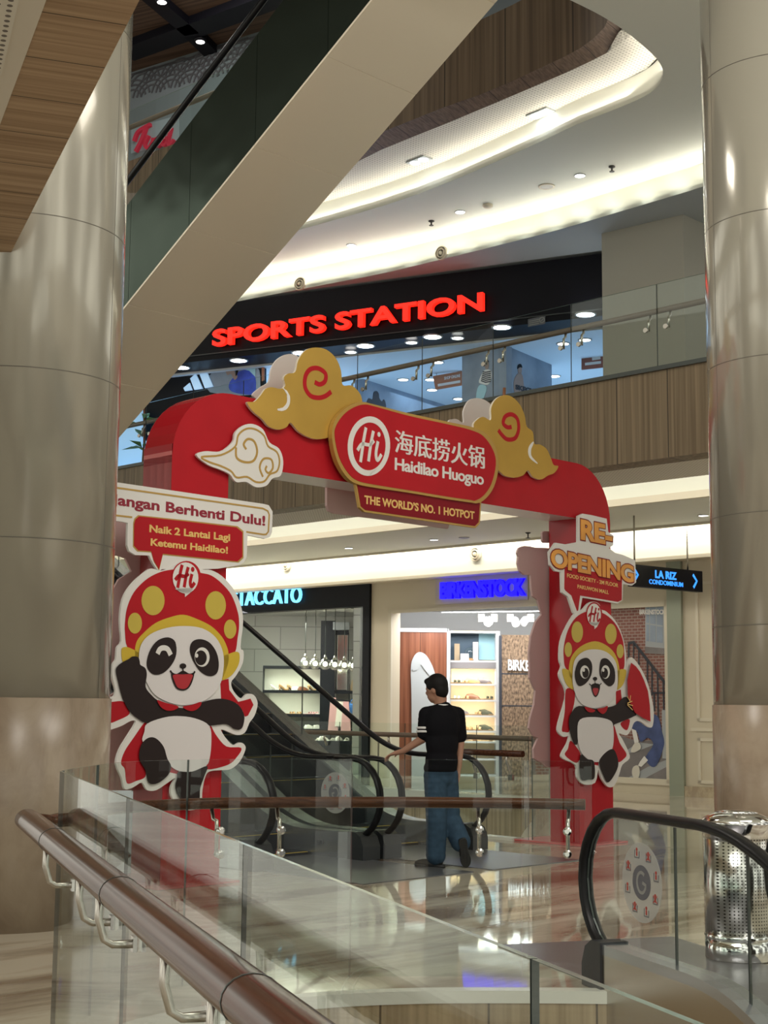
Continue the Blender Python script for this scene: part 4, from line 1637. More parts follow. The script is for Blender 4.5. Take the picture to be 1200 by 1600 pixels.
# ---- speech board of the left leg
KC = 1200 / 280
O4, O5, OH = (160, 740), (160, 980), (180, 870)
t = thing('speech_board', 'white and red speech bubble board above the waving panda, partly behind the column', 'sign', AR.w(-5.2, 2.7, .05))
pboard(t, 'board', AR, tr(O4, KC, [(-190, 25), (0, 45), (122, 62), (1080, 203), (1115, 212), (1140, 255), (1135, 395), (1120, 425), (1090, 436), (972, 412), (966, 560), (950, 592), (920, 612), (780, 636), (700, 640), (560, 640), (400, 640), (378, 655), (345, 610), (312, 548), (220, 545), (180, 520), (167, 480), (170, 330), (120, 320), (-190, 290)]), .03, .055, 'white', 0)
pline(t, 'gold_line', AR, tr(O4, KC, [(-180, 60), (122, 98), (1075, 233), (1108, 250), (1118, 275), (1112, 388), (1098, 406), (1080, 408), (965, 390)]), .014, .055, .058, 'goldline', 0)
pline(t, 'gold_line', AR, tr(O4, KC, [(-180, 255), (112, 282), (200, 292)]), .014, .055, .058, 'goldline', 0)
bub = [(215, 300), (240, 278), (560, 312), (905, 352), (945, 385), (945, 565), (912, 596), (405, 544), (380, 648), (345, 590), (328, 528), (235, 522), (205, 490), (207, 330)]
pboard(t, 'gold_border', AR, tr(O4, KC, bub), .055, .058, 'goldline', 0)
cxb, cyb = 575, 430
pboard(t, 'red_bubble', AR, tr(O4, KC, [(x + (7 if x < 300 else -7 if x > 850 else 0), y + (8 if y < 400 else -8)) for x, y in bub]), .058, .061, 'bubble', 0)
part('headline_lettering', lettering(AR, 'Jangan Berhenti Dulu!', tr(O4, KC, [(60, 205)])[0], tr(O4, KC, [(1090, 350)])[0], tr(O4, KC, [(60, 128)])[0], .055, .058, .028), 'textred', t)
part('lettering', lettering(AR, 'Naik 2 Lantai Lagi', tr(O4, KC, [(315, 392)])[0], tr(O4, KC, [(855, 452)])[0], tr(O4, KC, [(315, 338)])[0], .061, .064, .03), 'goldtext', t)
part('lettering', lettering(AR, 'Ketemu Haidilao!', tr(O4, KC, [(323, 482)])[0], tr(O4, KC, [(840, 537)])[0], tr(O4, KC, [(323, 430)])[0], .061, .064, .03), 'goldtext', t)


def panda(t, K, base):
    """a flat printed panda cutout; K holds traced outlines in pixels; base = back offset of the board"""
    f = base + .022
    pboard(t, 'board', AR, K['out'], base, f, 'white', 3)
    i = 0
    apart = ('headdress_dot', 'leg', 'eye', 'pupil', 'eye_glint', 'fan_rib', 'cape')
    for nm, mt, shapes in K['layers']:
        f1 = f + .0016
        groups = [[s] for s in shapes] if nm in apart else [shapes]
        for gr in groups:
            m = M()
            for s in gr:
                pts = AR.pts(s[1], f1) if s[1] else None
                if s[0] == 's':
                    pts = smooth(pts, 4)
                if s[0] in 'sp':
                    m.board(AR, pts, f, f1)
                elif s[0] == 'l':
                    m.ribbon(AR, smooth(pts, 4, False), s[2], f, f1)
                elif s[0] == 'hi':
                    hi_mark(m, AR, s[2], f, f1, s[3])
            part(nm, m, mt, t)
        f = f1


def H(l):
    return tr(OH, 6, l)


def C5(l):
    return tr(O5, KC, l)


def EH(cx, cy, rx, ry):
    return H(ell(cx, cy, rx, ry, 28))


def E5(cx, cy, rx, ry, rot=0):
    return C5(ell(cx, cy, rx, ry, 26, rot))


KL = dict(out=H([(340, 110), (270, 150), (150, 260), (70, 400), (45, 600), (58, 790), (18, 850), (8, 960)]) +
          C5([(70, 250), (68, 330), (88, 420), (78, 462), (50, 465), (0, 475), (-60, 480), (-80, 580), (-60, 690), (0, 700), (60, 685), (130, 660), (190, 628), (225, 635), (165, 735), (115, 820), (92, 915), (130, 1010), (150, 1085), (210, 1070), (265, 1040), (300, 1090), (360, 1092), (440, 1040), (488, 1010), (463, 1060), (458, 1110), (478, 1160), (510, 1200), (560, 1225), (640, 1215), (665, 1170), (670, 1090), (690, 1000), (720, 965), (800, 957), (860, 950), (920, 900), (958, 820), (950, 785), (920, 772), (880, 790), (840, 760), (795, 692), (820, 690), (900, 722), (955, 705), (985, 640), (1020, 590), (1040, 510), (1015, 455), (970, 447), (930, 478), (880, 430), (862, 370), (895, 325), (940, 240), (945, 160), (925, 130)]) +
          H([(1200, 600), (1170, 430), (1100, 290), (1000, 180), (900, 125), (820, 118), (760, 85), (650, 42), (560, 70), (500, 108), (420, 130)]),
          layers=[
    ('cape', 'bubble', [('s', C5([(285, 635), (297, 660), (282, 740), (255, 830), (280, 920), (288, 1000), (225, 1030), (165, 1045), (150, 950), (125, 910), (150, 830), (210, 740)])),
                        ('s', C5([(-60, 500), (60, 500), (130, 495), (160, 520), (182, 580), (100, 625), (40, 645), (-60, 650)])),
                        ('s', C5([(722, 655), (760, 720), (830, 798), (930, 808), (900, 870), (840, 922), (700, 952), (715, 880), (728, 760)])),
                        ('p', C5([(790, 360), (845, 345), (850, 420), (910, 500), (950, 490), (992, 478), (1012, 520), (975, 592), (955, 600), (940, 560), (900, 510), (830, 490), (795, 480)])),
                        ('p', C5([(455, 930), (510, 940), (510, 985), (445, 970)]))]),
    ('headdress', 'red', [('s', H([(112, 840), (92, 700), (95, 590), (115, 470), (175, 335), (280, 222), (400, 152), (520, 122), (650, 118), (800, 150), (900, 175), (1000, 250), (1092, 362), (1150, 520), (1162, 640), (1148, 760), (1125, 890), (1060, 915), (900, 700), (640, 600), (400, 660), (190, 875)]))]),
    ('headband', 'yellow', [('s', H([(185, 900), (200, 800), (260, 720), (380, 620), (520, 565), (640, 543), (760, 580), (900, 650), (1000, 750), (1050, 850), (1062, 915), (1060, 1000), (1010, 1130), (980, 1100), (900, 800), (640, 700), (300, 800), (240, 960), (200, 950)])),
                            ('s', H([(58, 880), (75, 850), (120, 848), (190, 880), (235, 920), (240, 990), (180, 960), (130, 955), (72, 985)])),
                            ('s', H([(1060, 912), (1130, 890), (1165, 910), (1160, 1000), (1110, 1090), (1050, 1140), (998, 1145), (1000, 1000), (1020, 930)]))]),
    ('headdress_dot', 'ydot', [('p', EH(355, 410, 108, 138)), ('p', EH(185, 622, 66, 98)), ('p', EH(942, 455, 96, 133)), ('p', EH(1078, 678, 58, 90))]),
    ('emblem', 'red', [('p', EH(668, 188, 136, 150))]),
    ('emblem_bubble', 'white', [('p', EH(660, 198, 120, 146)), ('p', H([(560, 300), (655, 348), (655, 377), (700, 340), (740, 290)]))]),
    ('emblem_script', 'bubble', [('hi', None, tuple(sum([list(p) for p in H([(560, 75), (750, 290)])], [])), .03)]),
    ('face', 'face', [('s', C5([(245, 220), (258, 120), (320, 48), (430, 5), (550, -8), (670, 8), (760, 70), (808, 170), (810, 290), (780, 400), (690, 488), (560, 522), (450, 505), (350, 450), (298, 370), (265, 290)]))]),
    ('body_fur', 'black', [('s', C5([(92, 290), (105, 258), (140, 232), (178, 213), (202, 196), (238, 200), (250, 228), (255, 252), (288, 275), (298, 320), (290, 400), (335, 460), (380, 495), (470, 530), (560, 540), (660, 505), (760, 480), (840, 485), (910, 520), (950, 590), (942, 660), (920, 685), (880, 680), (830, 650), (720, 660), (500, 680), (300, 642), (250, 620), (180, 560), (135, 470), (108, 370)]))]),
    ('belly', 'face', [('s', C5([(298, 648), (400, 608), (500, 595), (620, 610), (715, 660), (730, 760), (718, 880), (690, 930), (600, 966), (500, 958), (430, 900), (350, 800), (270, 765), (282, 700)]))]),
    ('leg', 'black', [('s', C5([(246, 850), (265, 780), (310, 740), (360, 745), (410, 800), (435, 880), (460, 930), (440, 990), (370, 1045), (312, 1042), (290, 960), (255, 900)])),
                      ('s', C5([(510, 970), (600, 968), (702, 930), (682, 1000), (655, 1080), (648, 1170), (600, 1190), (540, 1175), (500, 1110), (490, 1060), (502, 1010)]))]),
    ('eye_patch', 'black', [('s', C5([(298, 230), (322, 150), (372, 88), (440, 68), (488, 98), (495, 180), (465, 250), (410, 305), (350, 318), (308, 285)])),
                            ('s', C5([(586, 150), (605, 95), (660, 80), (720, 105), (765, 170), (780, 250), (765, 310), (715, 328), (655, 295), (608, 225)])),
                            ('p', E5(540, 260, 22, 18)), ('l', C5([(540, 270), (540, 298)]), .012),
                            ('l', C5([(455, 290), (470, 310), (500, 318), (540, 297), (580, 316), (610, 310), (620, 295)]), .014),
                            ('s', C5([(462, 310), (500, 318), (540, 300), (580, 316), (614, 306), (604, 360), (578, 408), (540, 425), (498, 412), (472, 365)]))]),
    ('mouth', 'mouth', [('s', C5([(474, 320), (540, 316), (603, 318), (592, 362), (570, 402), (540, 414), (504, 402), (484, 362)]))]),
    ('eye', 'white', [('l', C5([(370, 178), (385, 148), (410, 138), (438, 148), (458, 186)]), .042), ('p', E5(668, 200, 50, 65))]),
    ('pupil', 'black', [('p', E5(660, 205, 39, 50))]),
    ('eye_glint', 'white', [('p', E5(632, 190, 10, 14))]),
    ('bow_tie', 'bubble', [('s', C5([(368, 488), (420, 505), (508, 530), (480, 555), (430, 557), (390, 532)])), ('s', C5([(540, 532), (600, 520), (662, 500), (650, 535), (610, 560), (568, 555)]))]),
])
t = thing('panda_cutout', 'large winking panda cutout in red dotted headdress, one arm raised, on the left arch leg', 'cutout', AR.w(-5.0, .6, .02))
panda(t, KL, .040)
t = thing('rear_cutout', 'pinkish back of a cutout behind the left arch leg beside the column', 'cutout', AR.w(-5.8, .6, -AD - .05))
pboard(t, 'board', AR, [(120, 808), (222, 770), (222, 1235), (135, 1235), (140, 1110), (182, 1080), (150, 990), (175, 925), (186, 905), (206, 893), (196, 872), (184, 868), (120, 880)], -AD - .06, -AD - .035, 'boardback', 0)

R1, R2 = (800, 780), (800, 1030)


def A1_(l):
    return tr(R1, 4, l)


def A2_(l):
    return tr(R2, 4, l)


t = thing('speech_board', 'gold lettered reopening speech board at the top of the right arch leg', 'sign', AR.w(.3, 2.6, .05))
pboard(t, 'board', AR, A1_([(412, 105), (440, 90), (500, 100), (592, 122), (602, 205), (636, 228), (632, 288), (606, 305), (645, 336), (692, 348), (770, 382), (776, 520), (750, 540), (694, 530), (690, 632), (660, 652), (440, 615), (420, 725), (385, 712), (352, 610), (312, 582), (308, 455), (270, 450), (238, 410), (232, 330), (272, 272), (335, 282), (412, 268)]), .03, .055, 'white', 0)
pboard(t, 'red_bubble', AR, A1_([(330, 420), (520, 455), (688, 480), (686, 630), (662, 642), (426, 602), (412, 712), (372, 602), (336, 572), (328, 560)]), .055, .058, 'bubble', 0)
m = lettering(AR, 'RE-', A1_([(428, 258)])[0], A1_([(632, 300)])[0], A1_([(428, 108)])[0], .058, .062, .065)
part('letter_outline', m, 'darkred', t)
part('headline_lettering', lettering(AR, 'RE-', A1_([(432, 252)])[0], A1_([(628, 292)])[0], A1_([(432, 116)])[0], .062, .068, .04), 'orange', t)
part('letter_outline', lettering(AR, 'OPENING', A1_([(240, 428)])[0], A1_([(766, 532)])[0], A1_([(240, 290)])[0], .060, .064, .06, spacing=.95), 'darkred', t)
part('headline_lettering', lettering(AR, 'OPENING', A1_([(245, 421)])[0], A1_([(762, 524)])[0], A1_([(245, 298)])[0], .064, .070, .035, spacing=.95), 'orange', t)
part('lettering', lettering(AR, 'FOOD SOCIETY - 2M FLOOR', A1_([(345, 488)])[0], A1_([(664, 551)])[0], A1_([(345, 462)])[0], .058, .061, .016), 'goldtext', t)
part('lettering', lettering(AR, 'PAKUWON MALL', A1_([(410, 556)])[0], A1_([(605, 594)])[0], A1_([(410, 531)])[0], .058, .061, .016), 'goldtext', t)


def F1(cx, cy, rx, ry, rot=0):
    return A1_(ell(cx, cy, rx, ry, 26, rot))


def F2(cx, cy, rx, ry, rot=0):
    return A2_(ell(cx, cy, rx, ry, 24, rot))


KR = dict(out=A1_([(440, 690), (400, 705), (345, 790), (305, 890), (298, 1000), (310, 1045), (295, 1090)]) +
          A2_([(305, 130), (332, 185), (335, 250), (292, 400), (290, 455), (325, 486), (358, 480), (345, 530), (312, 590), (320, 622), (400, 662), (408, 735), (450, 782), (520, 772), (540, 690), (560, 745), (600, 797), (640, 790), (670, 720), (690, 660), (735, 620), (725, 570), (690, 500), (668, 462), (715, 476), (745, 440), (765, 395), (800, 388), (855, 425), (880, 415), (886, 330), (872, 240), (842, 130), (795, 40), (748, -12), (722, 20), (716, 60)]) +
          A1_([(712, 1040), (712, 960), (690, 855), (650, 765), (590, 702), (560, 690), (545, 655), (512, 640), (475, 652)]),
          layers=[
    ('cape', 'bubble', [('s', A2_([(338, 190), (390, 200), (388, 280), (360, 380), (358, 450), (330, 455), (312, 440), (330, 330)])),
                        ('s', A2_([(365, 510), (400, 545), (430, 600), (402, 648), (332, 600), (350, 560)])),
                        ('s', A2_([(636, 410), (672, 520), (715, 590), (700, 622), (660, 642), (625, 570), (628, 480)])),
                        ('p', A2_([(650, 200), (680, 190), (690, 285), (650, 290)])),
                        ('s', A2_([(680, 398), (735, 375), (722, 440), (695, 432)])), ('p', A2_([(515, 640), (540, 640), (540, 665), (515, 660)]))]),
    ('headdress', 'red', [('s', A1_([(334, 1050), (325, 1000), (325, 920), (350, 820), (400, 740), (470, 702), (560, 708), (640, 770), (690, 870), (703, 980), (698, 1060), (660, 1070), (610, 960), (520, 910), (420, 950), (365, 1070)]))]),
    ('headband', 'yellow', [('s', A1_([(355, 1085), (370, 990), (430, 920), (520, 888), (600, 920), (650, 980), (672, 1070), (660, 1180), (640, 1120), (600, 1000), (520, 960), (430, 1000), (390, 1180), (375, 1130)])),
                            ('s', A2_([(315, 62), (355, 70), (385, 120), (390, 188), (350, 170), (325, 120)])), ('s', A2_([(658, 78), (710, 65), (710, 110), (690, 165), (652, 188)]))]),
    ('headdress_dot', 'ydot', [('p', F1(408, 830, 36, 66)), ('p', F1(352, 940, 23, 46)), ('p', F1(618, 842, 36, 64)), ('p', F1(676, 950, 22, 44))]),
    ('emblem', 'red', [('p', F1(514, 718, 50, 75))]),
    ('emblem_bubble', 'white', [('p', F1(513, 722, 43, 70)), ('p', A1_([(480, 770), (515, 795), (516, 812), (532, 798), (546, 768)]))]),
    ('emblem_script', 'bubble', [('hi', None, tuple(sum([list(p) for p in A1_([(476, 668), (552, 768)])], [])), .022)]),
    ('face', 'face', [('s', A2_([(380, 80), (395, 0), (450, -50), (520, -62), (590, -45), (645, 10), (660, 90), (655, 190), (610, 270), (520, 306), (430, 275), (385, 180)]))]),
    ('body_fur', 'black', [('s', A2_([(372, 335), (420, 292), (520, 310), (600, 300), (650, 285), (715, 235), (775, 335), (760, 358), (690, 388), (640, 408), (620, 420), (440, 430), (420, 450), (408, 530), (385, 520), (362, 450), (356, 385)]))]),
    ('belly', 'face', [('s', A2_([(425, 378), (520, 362), (612, 382), (634, 430), (632, 540), (600, 602), (540, 642), (480, 628), (428, 572), (410, 470)]))]),
    ('leg', 'black', [('s', A2_([(428, 600), (470, 625), (512, 640), (516, 740), (480, 752), (430, 745)])), ('s', A2_([(553, 620), (600, 572), (640, 568), (665, 650), (642, 720), (602, 770), (578, 740), (548, 660)]))]),
    ('eye_patch', 'black', [('s', A2_([(395, 75), (420, 10), (470, -8), (500, 30), (495, 100), (460, 152), (420, 168), (398, 130)])), ('s', A2_([(548, 50), (560, 0), (600, 0), (640, 60), (642, 140), (610, 170), (572, 140), (550, 100)])),
                            ('p', F2(520, 122, 13, 12)), ('l', A2_([(520, 130), (520, 150)]), .008), ('l', A2_([(484, 153), (500, 166), (520, 151), (540, 166), (560, 150)]), .010),
                            ('s', A2_([(496, 164), (520, 152), (550, 162), (541, 215), (522, 236), (504, 210)]))]),
    ('mouth', 'mouth', [('s', A2_([(506, 185), (522, 180), (540, 185), (535, 212), (522, 228), (510, 210)]))]),
    ('eye', 'white', [('p', F2(455, 80, 28, 41)), ('p', F2(585, 80, 27, 42))]),
    ('pupil', 'black', [('p', F2(460, 86, 20, 31)), ('p', F2(580, 86, 20, 32))]),
    ('eye_glint', 'white', [('p', F2(449, 68, 7, 11)), ('p', F2(571, 68, 7, 11))]),
    ('bow_tie', 'bubble', [('s', A2_([(455, 298), (490, 306), (520, 320), (505, 332), (475, 328)])), ('s', A2_([(533, 312), (570, 304), (598, 292), (590, 325), (565, 342)]))]),
    ('fan', 'red', [('p', A2_([(745, 22), (775, 45), (800, 78), (825, 130), (850, 200), (862, 290), (866, 390), (820, 368), (770, 335), (735, 265), (724, 218), (722, 130)]))]),
    ('fan_rib', 'goldtext', [('l', A2_([(720, 232), (738, 262)]), .01), ('l', A2_([(742, 226), (738, 262)]), .01), ('l', A2_([(722, 275), (752, 262)]), .01), ('l', A2_([(722, 280), (756, 290)]), .01), ('l', A2_([(722, 285), (755, 318)]), .01)]),
])
t = thing('panda_cutout', 'small panda cutout in red dotted headdress holding a red fan, on the right arch leg', 'cutout', AR.w(.3, .4, .02))
panda(t, KR, .040)
t = thing('rear_cutout', 'pinkish scalloped back of a cutout behind the right arch leg', 'cutout', AR.w(.0, .4, -AD - .05))
pboard(t, 'board', AR, A1_([(330, 305), (225, 305), (140, 302), (110, 294), (75, 292), (45, 305), (33, 335), (42, 360), (36, 400), (48, 448), (80, 474), (118, 472), (122, 560), (130, 605), (160, 628), (178, 690), (186, 722), (150, 765), (120, 855), (108, 960), (112, 1050)]) + A2_([(110, 115), (148, 195), (140, 280), (115, 370), (106, 430), (135, 480), (165, 492), (135, 560), (138, 620), (190, 650), (210, 670), (330, 700), (330, 300)]), -AD - .06, -AD - .035, 'boardback', 0)
t = thing('rear_cutout', 'tiny grey tab of a hidden board behind the top of the right arch leg', 'cutout', AR.w(.0, 3.0, -AD - .05))
pboard(t, 'board', AR, A1_([(320, 200), (225, 200), (200, 200), (190, 210), (190, 262), (200, 272), (320, 275)]), -AD - .06, -AD - .035, 'boardback', 0)

# ================================================================== SHOP SIGNS
def letters_sign(name, label, pl, body, bl, br, tl, o0, o1, bold, mt, back=None, spacing=1.0):
    m = lettering(pl, body, bl, br, tl, o0, o1, bold, spacing=spacing)
    c = sum(m.v, V((0, 0, 0))) / len(m.v)
    t = thing(name, label, 'sign', (c.x, c.y, min(p.z for p in m.v)))
    for q in sorted(islands(m), key=lambda q: sum(p.dot(pl.u) for p in q.v) / len(q.v)):
        part('letter', q, mt, t)
    if back:
        m = lettering(pl, body, (bl[0] + 2, bl[1] + 1), (br[0] + 2, br[1] + 1), (tl[0] + 2, tl[1] + 1), .0, o0, bold * .9, spacing=spacing)
        for q in sorted(islands(m), key=lambda q: sum(p.dot(pl.u) for p in q.v) / len(q.v)):
            part('letter_return', q, back, t)
    return t


letters_sign('shop_sign', 'big glowing red block letters on the black upper floor shop header', SP, 'SPORTS STATION', (331, 541), (754, 484), (331, 514), .06, .16, .028, 'redled', 'redside2', 1.02)
letters_sign('shop_sign', 'pale cyan glowing letters on the black shop header left', SH, 'STACCATO', (361, 947), (469, 941), (361, 922), .08, .14, .0, 'cyanled', None, 1.02)
letters_sign('shop_sign', 'saturated blue glowing letters on the cream shop header', SH, 'BIRKENSTOCK', (687, 936), (820, 930.5), (687, 908.5), .02, .08, .055, 'blueled', None, .92)
m = M()
shbox(m, -19.15, -16.85, 3.36, 3.9, 0, .02)
single('sign_panel', m, mat('sign_back_cream', (.55, .49, .42), .5), 'cream backing panel behind the blue glowing letters', 'sign')

# hanging direction sign
HS = PL(G(18.4, 13.04), E1)
t = thing('direction_sign', 'black hanging direction sign with blue lettering and arrows beside the right arch leg', 'sign', HS.w(1, 3.1, 0))
h0, h1 = HS.ab(986, 882), HS.ab(1092.5, 893)
h2, h3 = HS.ab(986, 916), HS.ab(1093, 925.5)
m = M()
m.board(HS, [h2, h3, h1, h0], -.06, .06)
part('panel', m, 'signblack', t)
part('lettering', lettering(HS, 'LA RIZ', (1024, 903), (1057.5, 906.5), (1024, 890), .06, .065, .04), 'skyled', t)
part('lettering', lettering(HS, 'CONDOMINIUM', (1014.5, 912), (1067.5, 917.3), (1014.5, 904.3), .06, .065, .02), 'skyled', t)
for l in ([(1083, 898), (1089, 908), (1084, 918)], [(990, 887), (997, 898), (990, 910)]):
    m = M()
    m.ribbon(HS, HS.pts(l, .065), .045, .06, .065)
    part('arrow', m, 'skyled', t)
for px, py in ((991.5, 884), (1074.5, 893)):
    a, b = HS.ab(px, py)
    m = M()
    m.tube([HS.w(a, b, 0), HS.w(a, 4.39, 0)], .014, 8)
    part('hanging_rod', m, 'steel', t)

# poster in the shop window right of the arch
t = thing('photo_poster', 'tall photo poster of a seated person in blue on stone steps by a brick wall', 'poster', SH.w(-14.7, .26, 0))
m = M()
m.board(SH, [(-15.5, .26), (-13.9, .26), (-13.9, 3.13), (-15.5, 3.13)], -.03, -.005)
part('print', m, 'brickred', t)
KP = 921 / 190


def PP(l):
    return tr((930, 930), KP, l)


po = -.005
for nm, mt, shp in [
    ('stone_steps', 'poststep', [('p', PP([(60, 1100), (180, 1060), (330, 1110), (560, 1080), (560, 1520), (60, 1500)]))]),
    ('step_edge', 'postgrey', [('p', PP([(180, 1420), (200, 1480), (560, 1290), (560, 1240), (400, 1300)])), ('p', PP([(330, 1115), (450, 1130), (300, 1190), (200, 1200)]))]),
    ('window_frame', 'postgrey', [('p', PP([(378, 70), (548, 70), (548, 405), (380, 390)]))]),
    ('window_pane', 'postwall', [('p', PP([(388, 85), (408, 85), (408, 210), (388, 208)])), ('p', PP([(416, 85), (458, 85), (458, 220), (416, 214)])), ('p', PP([(466, 85), (512, 85), (512, 230), (466, 222)])),
                                 ('p', PP([(388, 222), (408, 224), (408, 350), (388, 348)])), ('p', PP([(416, 226), (458, 232), (458, 356), (416, 350)])), ('p', PP([(466, 234), (512, 240), (512, 362), (466, 358)]))]),
    ('window_ledge', 'poststep', [('p', PP([(378, 392), (548, 405), (548, 450), (378, 440)]))]),
    ('railing', 'postdark', [('l', PP([(250, 365), (290, 355), (340, 420), (548, 690)]), .05), ('l', PP([(253, 365), (253, 470)]), .03), ('l', PP([(290, 360), (290, 480)]), .025), ('l', PP([(330, 420), (330, 540)]), .025),
                             ('l', PP([(395, 500), (395, 680)]), .03), ('l', PP([(430, 545), (430, 760)]), .03), ('l', PP([(472, 600), (478, 960)]), .03), ('l', PP([(515, 650), (520, 880)]), .03), ('l', PP([(435, 740), (548, 740)]), .03), ('l', PP([(445, 740), (450, 880)]), .03)]),
    ('railing_post', 'postgrey', [('p', PP([(505, 870), (552, 870), (552, 1240), (510, 1235)]))]),
    ('coverall', 'postb', [('s', PP([(285, 960), (330, 940), (430, 900), (480, 930), (505, 1030), (522, 1100), (515, 1160), (470, 1280), (430, 1300), (390, 1260), (385, 1220), (440, 1130), (400, 1080), (345, 1110), (320, 1040), (280, 1010)]))]),
    ('stocking', 'white', [('p', PP([(275, 1010), (310, 1025), (330, 1110), (300, 1130)])), ('p', PP([(340, 1260), (372, 1218), (400, 1250), (350, 1300), (325, 1290)]))]),
    ('shoe_print', 'ivory', [('s', PP([(300, 1120), (335, 1120), (345, 1160), (300, 1190), (270, 1180)])), ('s', PP([(290, 1300), (325, 1290), (338, 1340), (325, 1385), (290, 1380), (278, 1340)]))]),
]:
    m = M()
    for s in shp:
        pts = SH.pts(s[1], po)
        if s[0] == 'l':
            m.ribbon(SH, pts, s[2], po, po + .002)
        else:
            m.board(SH, smooth(pts, 4) if s[0] == 's' else pts, po, po + .002)
    part(nm, m, mt, t)
    po += .002
part('lettering', lettering(SH, 'BIRKENSTOCK', (999, 960), (1039.5, 960), (999, 952), po, po + .003, .04), 'white', t)

# ================================================================== SHOES
def footprint(l, w, toe=.5):
    return [(l * (x - .5), w * y) for x, y in smooth([(0, .0), (.03, .30), (.18, .36), (.42, .30), (.70, .46), (.90, .34), (1, .0), (.9, -.36), (.70, -.44), (.42, -.28), (.18, -.36), (.03, -.30)], 3)]


def shoe(kind, color, sole, loc, rot, label, group, sc=1.0):
    t = thing('shoe', label, 'shoe', loc, group)
    L_, W_ = .27 * sc, .10 * sc
    R = Matrix.Rotation(rot, 3, 'Z')
    loc = V(loc)

    def T_(x, y, z):
        return loc + R @ V((x, y, z))
    fp = footprint(L_, W_)
    th = .026 * sc
    m = M()
    if kind == 'pump':
        def hz(x):
            return max(0, (.12 - (x / L_ + .5) * .22)) * .75 * sc
        m.prism([T_(x, y, hz(x)) for x, y in fp], [T_(x, y, hz(x) + .012) for x, y in fp])
        part('sole', m, sole, t)
        m = M()
        m.tube([T_(-L_ * .42, 0, .004), T_(-L_ * .44, 0, .09 * sc)], [.010, .022], 8)
        part('heel', m, color, t)
        m = M()
        A, B, C_ = [], [], []
        for x, y in fp:
            k = .05 if x < 0 else .035
            A.append(T_(x, y, hz(x) + .012))
            B.append(T_(x * .97, y * .92, hz(x) + .012 + k * sc))
        m.prism(A, B, smooth=True)
        part('upper', m, color, t)
        return t
    m.prism([T_(x, y, 0) for x, y in fp], [T_(x, y, th) for x, y in fp], smooth=True)
    part('sole', m, sole, t)
    if kind == 'sandal':
        for x0, w_ in ((.02, .045), (.085, .05)):
            m = M()
            A = []
            for q in range(9):
                a = pi * q / 8
                A.append((cos(a) * W_ * .47, sin(a) * .045 * sc))
            for dx in (0, w_ * sc):
                pass
            vs = [T_(x0 * sc, y, th + z) for y, z in A] + [T_((x0 + w_) * sc - .01, y * .95, th + z * .85) for y, z in A]
            vs2 = [T_(x0 * sc, y * .93, th + z - .006) for y, z in A] + [T_((x0 + w_) * sc - .01, y * .88, th + z * .85 - .006) for y, z in A]
            n = 9
            m.add(vs + vs2, [(i, i + 1, n + i + 1, n + i) for i in range(n - 1)] + [(2 * n + i, 3 * n + i, 3 * n + i + 1, 2 * n + i + 1) for i in range(n - 1)] + [(i, 2 * n + i, 2 * n + i + 1, i + 1) for i in range(n - 1)] + [(n + i, n + i + 1, 3 * n + i + 1, 3 * n + i) for i in range(n - 1)], 0, True)
            part('strap', m, color, t)
        return t
    # closed shoe or clog: loft of half-rings from heel to toe
    m = M()
    ks = [0, .08, .25, .42, .55, .7, .85, .96] if kind == 'derby' else [.34, .42, .55, .7, .85, .96]
    hs = [.05, .085, .09, .095, .085, .065, .05, .02] if kind == 'derby' else [.075, .085, .082, .068, .05, .02]
    rows = []
    for k, hh in zip(ks, hs):
        x = L_ * (k - .5)
        w_ = W_ * (.36 if k < .2 else .38 if k < .5 else .46 if k < .8 else .36 if k < .9 else .16)
        rows.append([T_(x, cos(pi * q / 8) * w_, th * .6 + sin(pi * q / 8) * hh * sc) for q in range(9)])
    vs = [p for r_ in rows for p in r_]
    n = 9
    m.add(vs, [(i * n + j, i * n + j + 1, (i + 1) * n + j + 1, (i + 1) * n + j) for i in range(len(rows) - 1) for j in range(n - 1)] + [list(range(n)), list(range(len(vs) - 1, len(vs) - n - 1, -1))], 0, True)
    part('upper', m, color, t)
    return t


# ---- the shoe shop with the cream header
YS = 30.5
FS = PL((0, YS, 0), (1, 0, 0))


def fp_(px, py, y=YS):
    return ony(px, py, y)


t = thing('shoe_shelf', 'lit white shoe shelf unit with cream back behind the man', 'shelf', fp_(740, 1215))


def fbox(m, x0, x1, y0, y1, ya, yb, mi=0):
    """box between pixel columns and rows, from depth ya to depth yb"""
    a, b = ony(x0, y1, ya), ony(x1, y0, ya)
    m.box((a.x, ya, a.z), (b.x, yb, b.z), mi)


xl, xr = 703, 780
for x0, x1 in ((699, 704), (775, 781)):
    m = M()
    fbox(m, x0, x1, 986, 1240, YS, YS + .5)
    part('side_panel', m, 'shopwhite', t)
m = M()
fbox(m, 704, 775, 986, 1240, YS + .44, YS + .5)
part('back_panel', m, 'shelfwarm', t)
m = M()
fbox(m, 704, 748, 990, 1031, YS + .40, YS + .44)
part('niche_back', m, mat('dark_blue_niche', (.05, .09, .13), .5), t)
m = M()
fbox(m, 748, 775, 990, 1031, YS + .40, YS + .44)
part('niche_back', m, 'bluepanel', t)
m = M()
fbox(m, 704, 775, 1035, 1044, YS - .01, YS + .5)
part('front_band', m, mat('grey_band', (.25, .23, .23), .5), t)
SHELF_Y = [1068, 1093, 1117.5, 1141.5, 1158]
for y in [986, 1032] + SHELF_Y + [1185, 1210]:
    m = M()
    a = ony(704, y, YS)
    b = ony(775, y, YS)
    m.box((a.x, YS, a.z - .035), (b.x, YS + .44, a.z))
    part('shelf_board', m, 'shopwhite', t)
area_light('shelf_strip', fp_(738, 1050) + V((0, .1, 0)), (0, .6, -1), .9, .05, 6, (1, .9, .72))
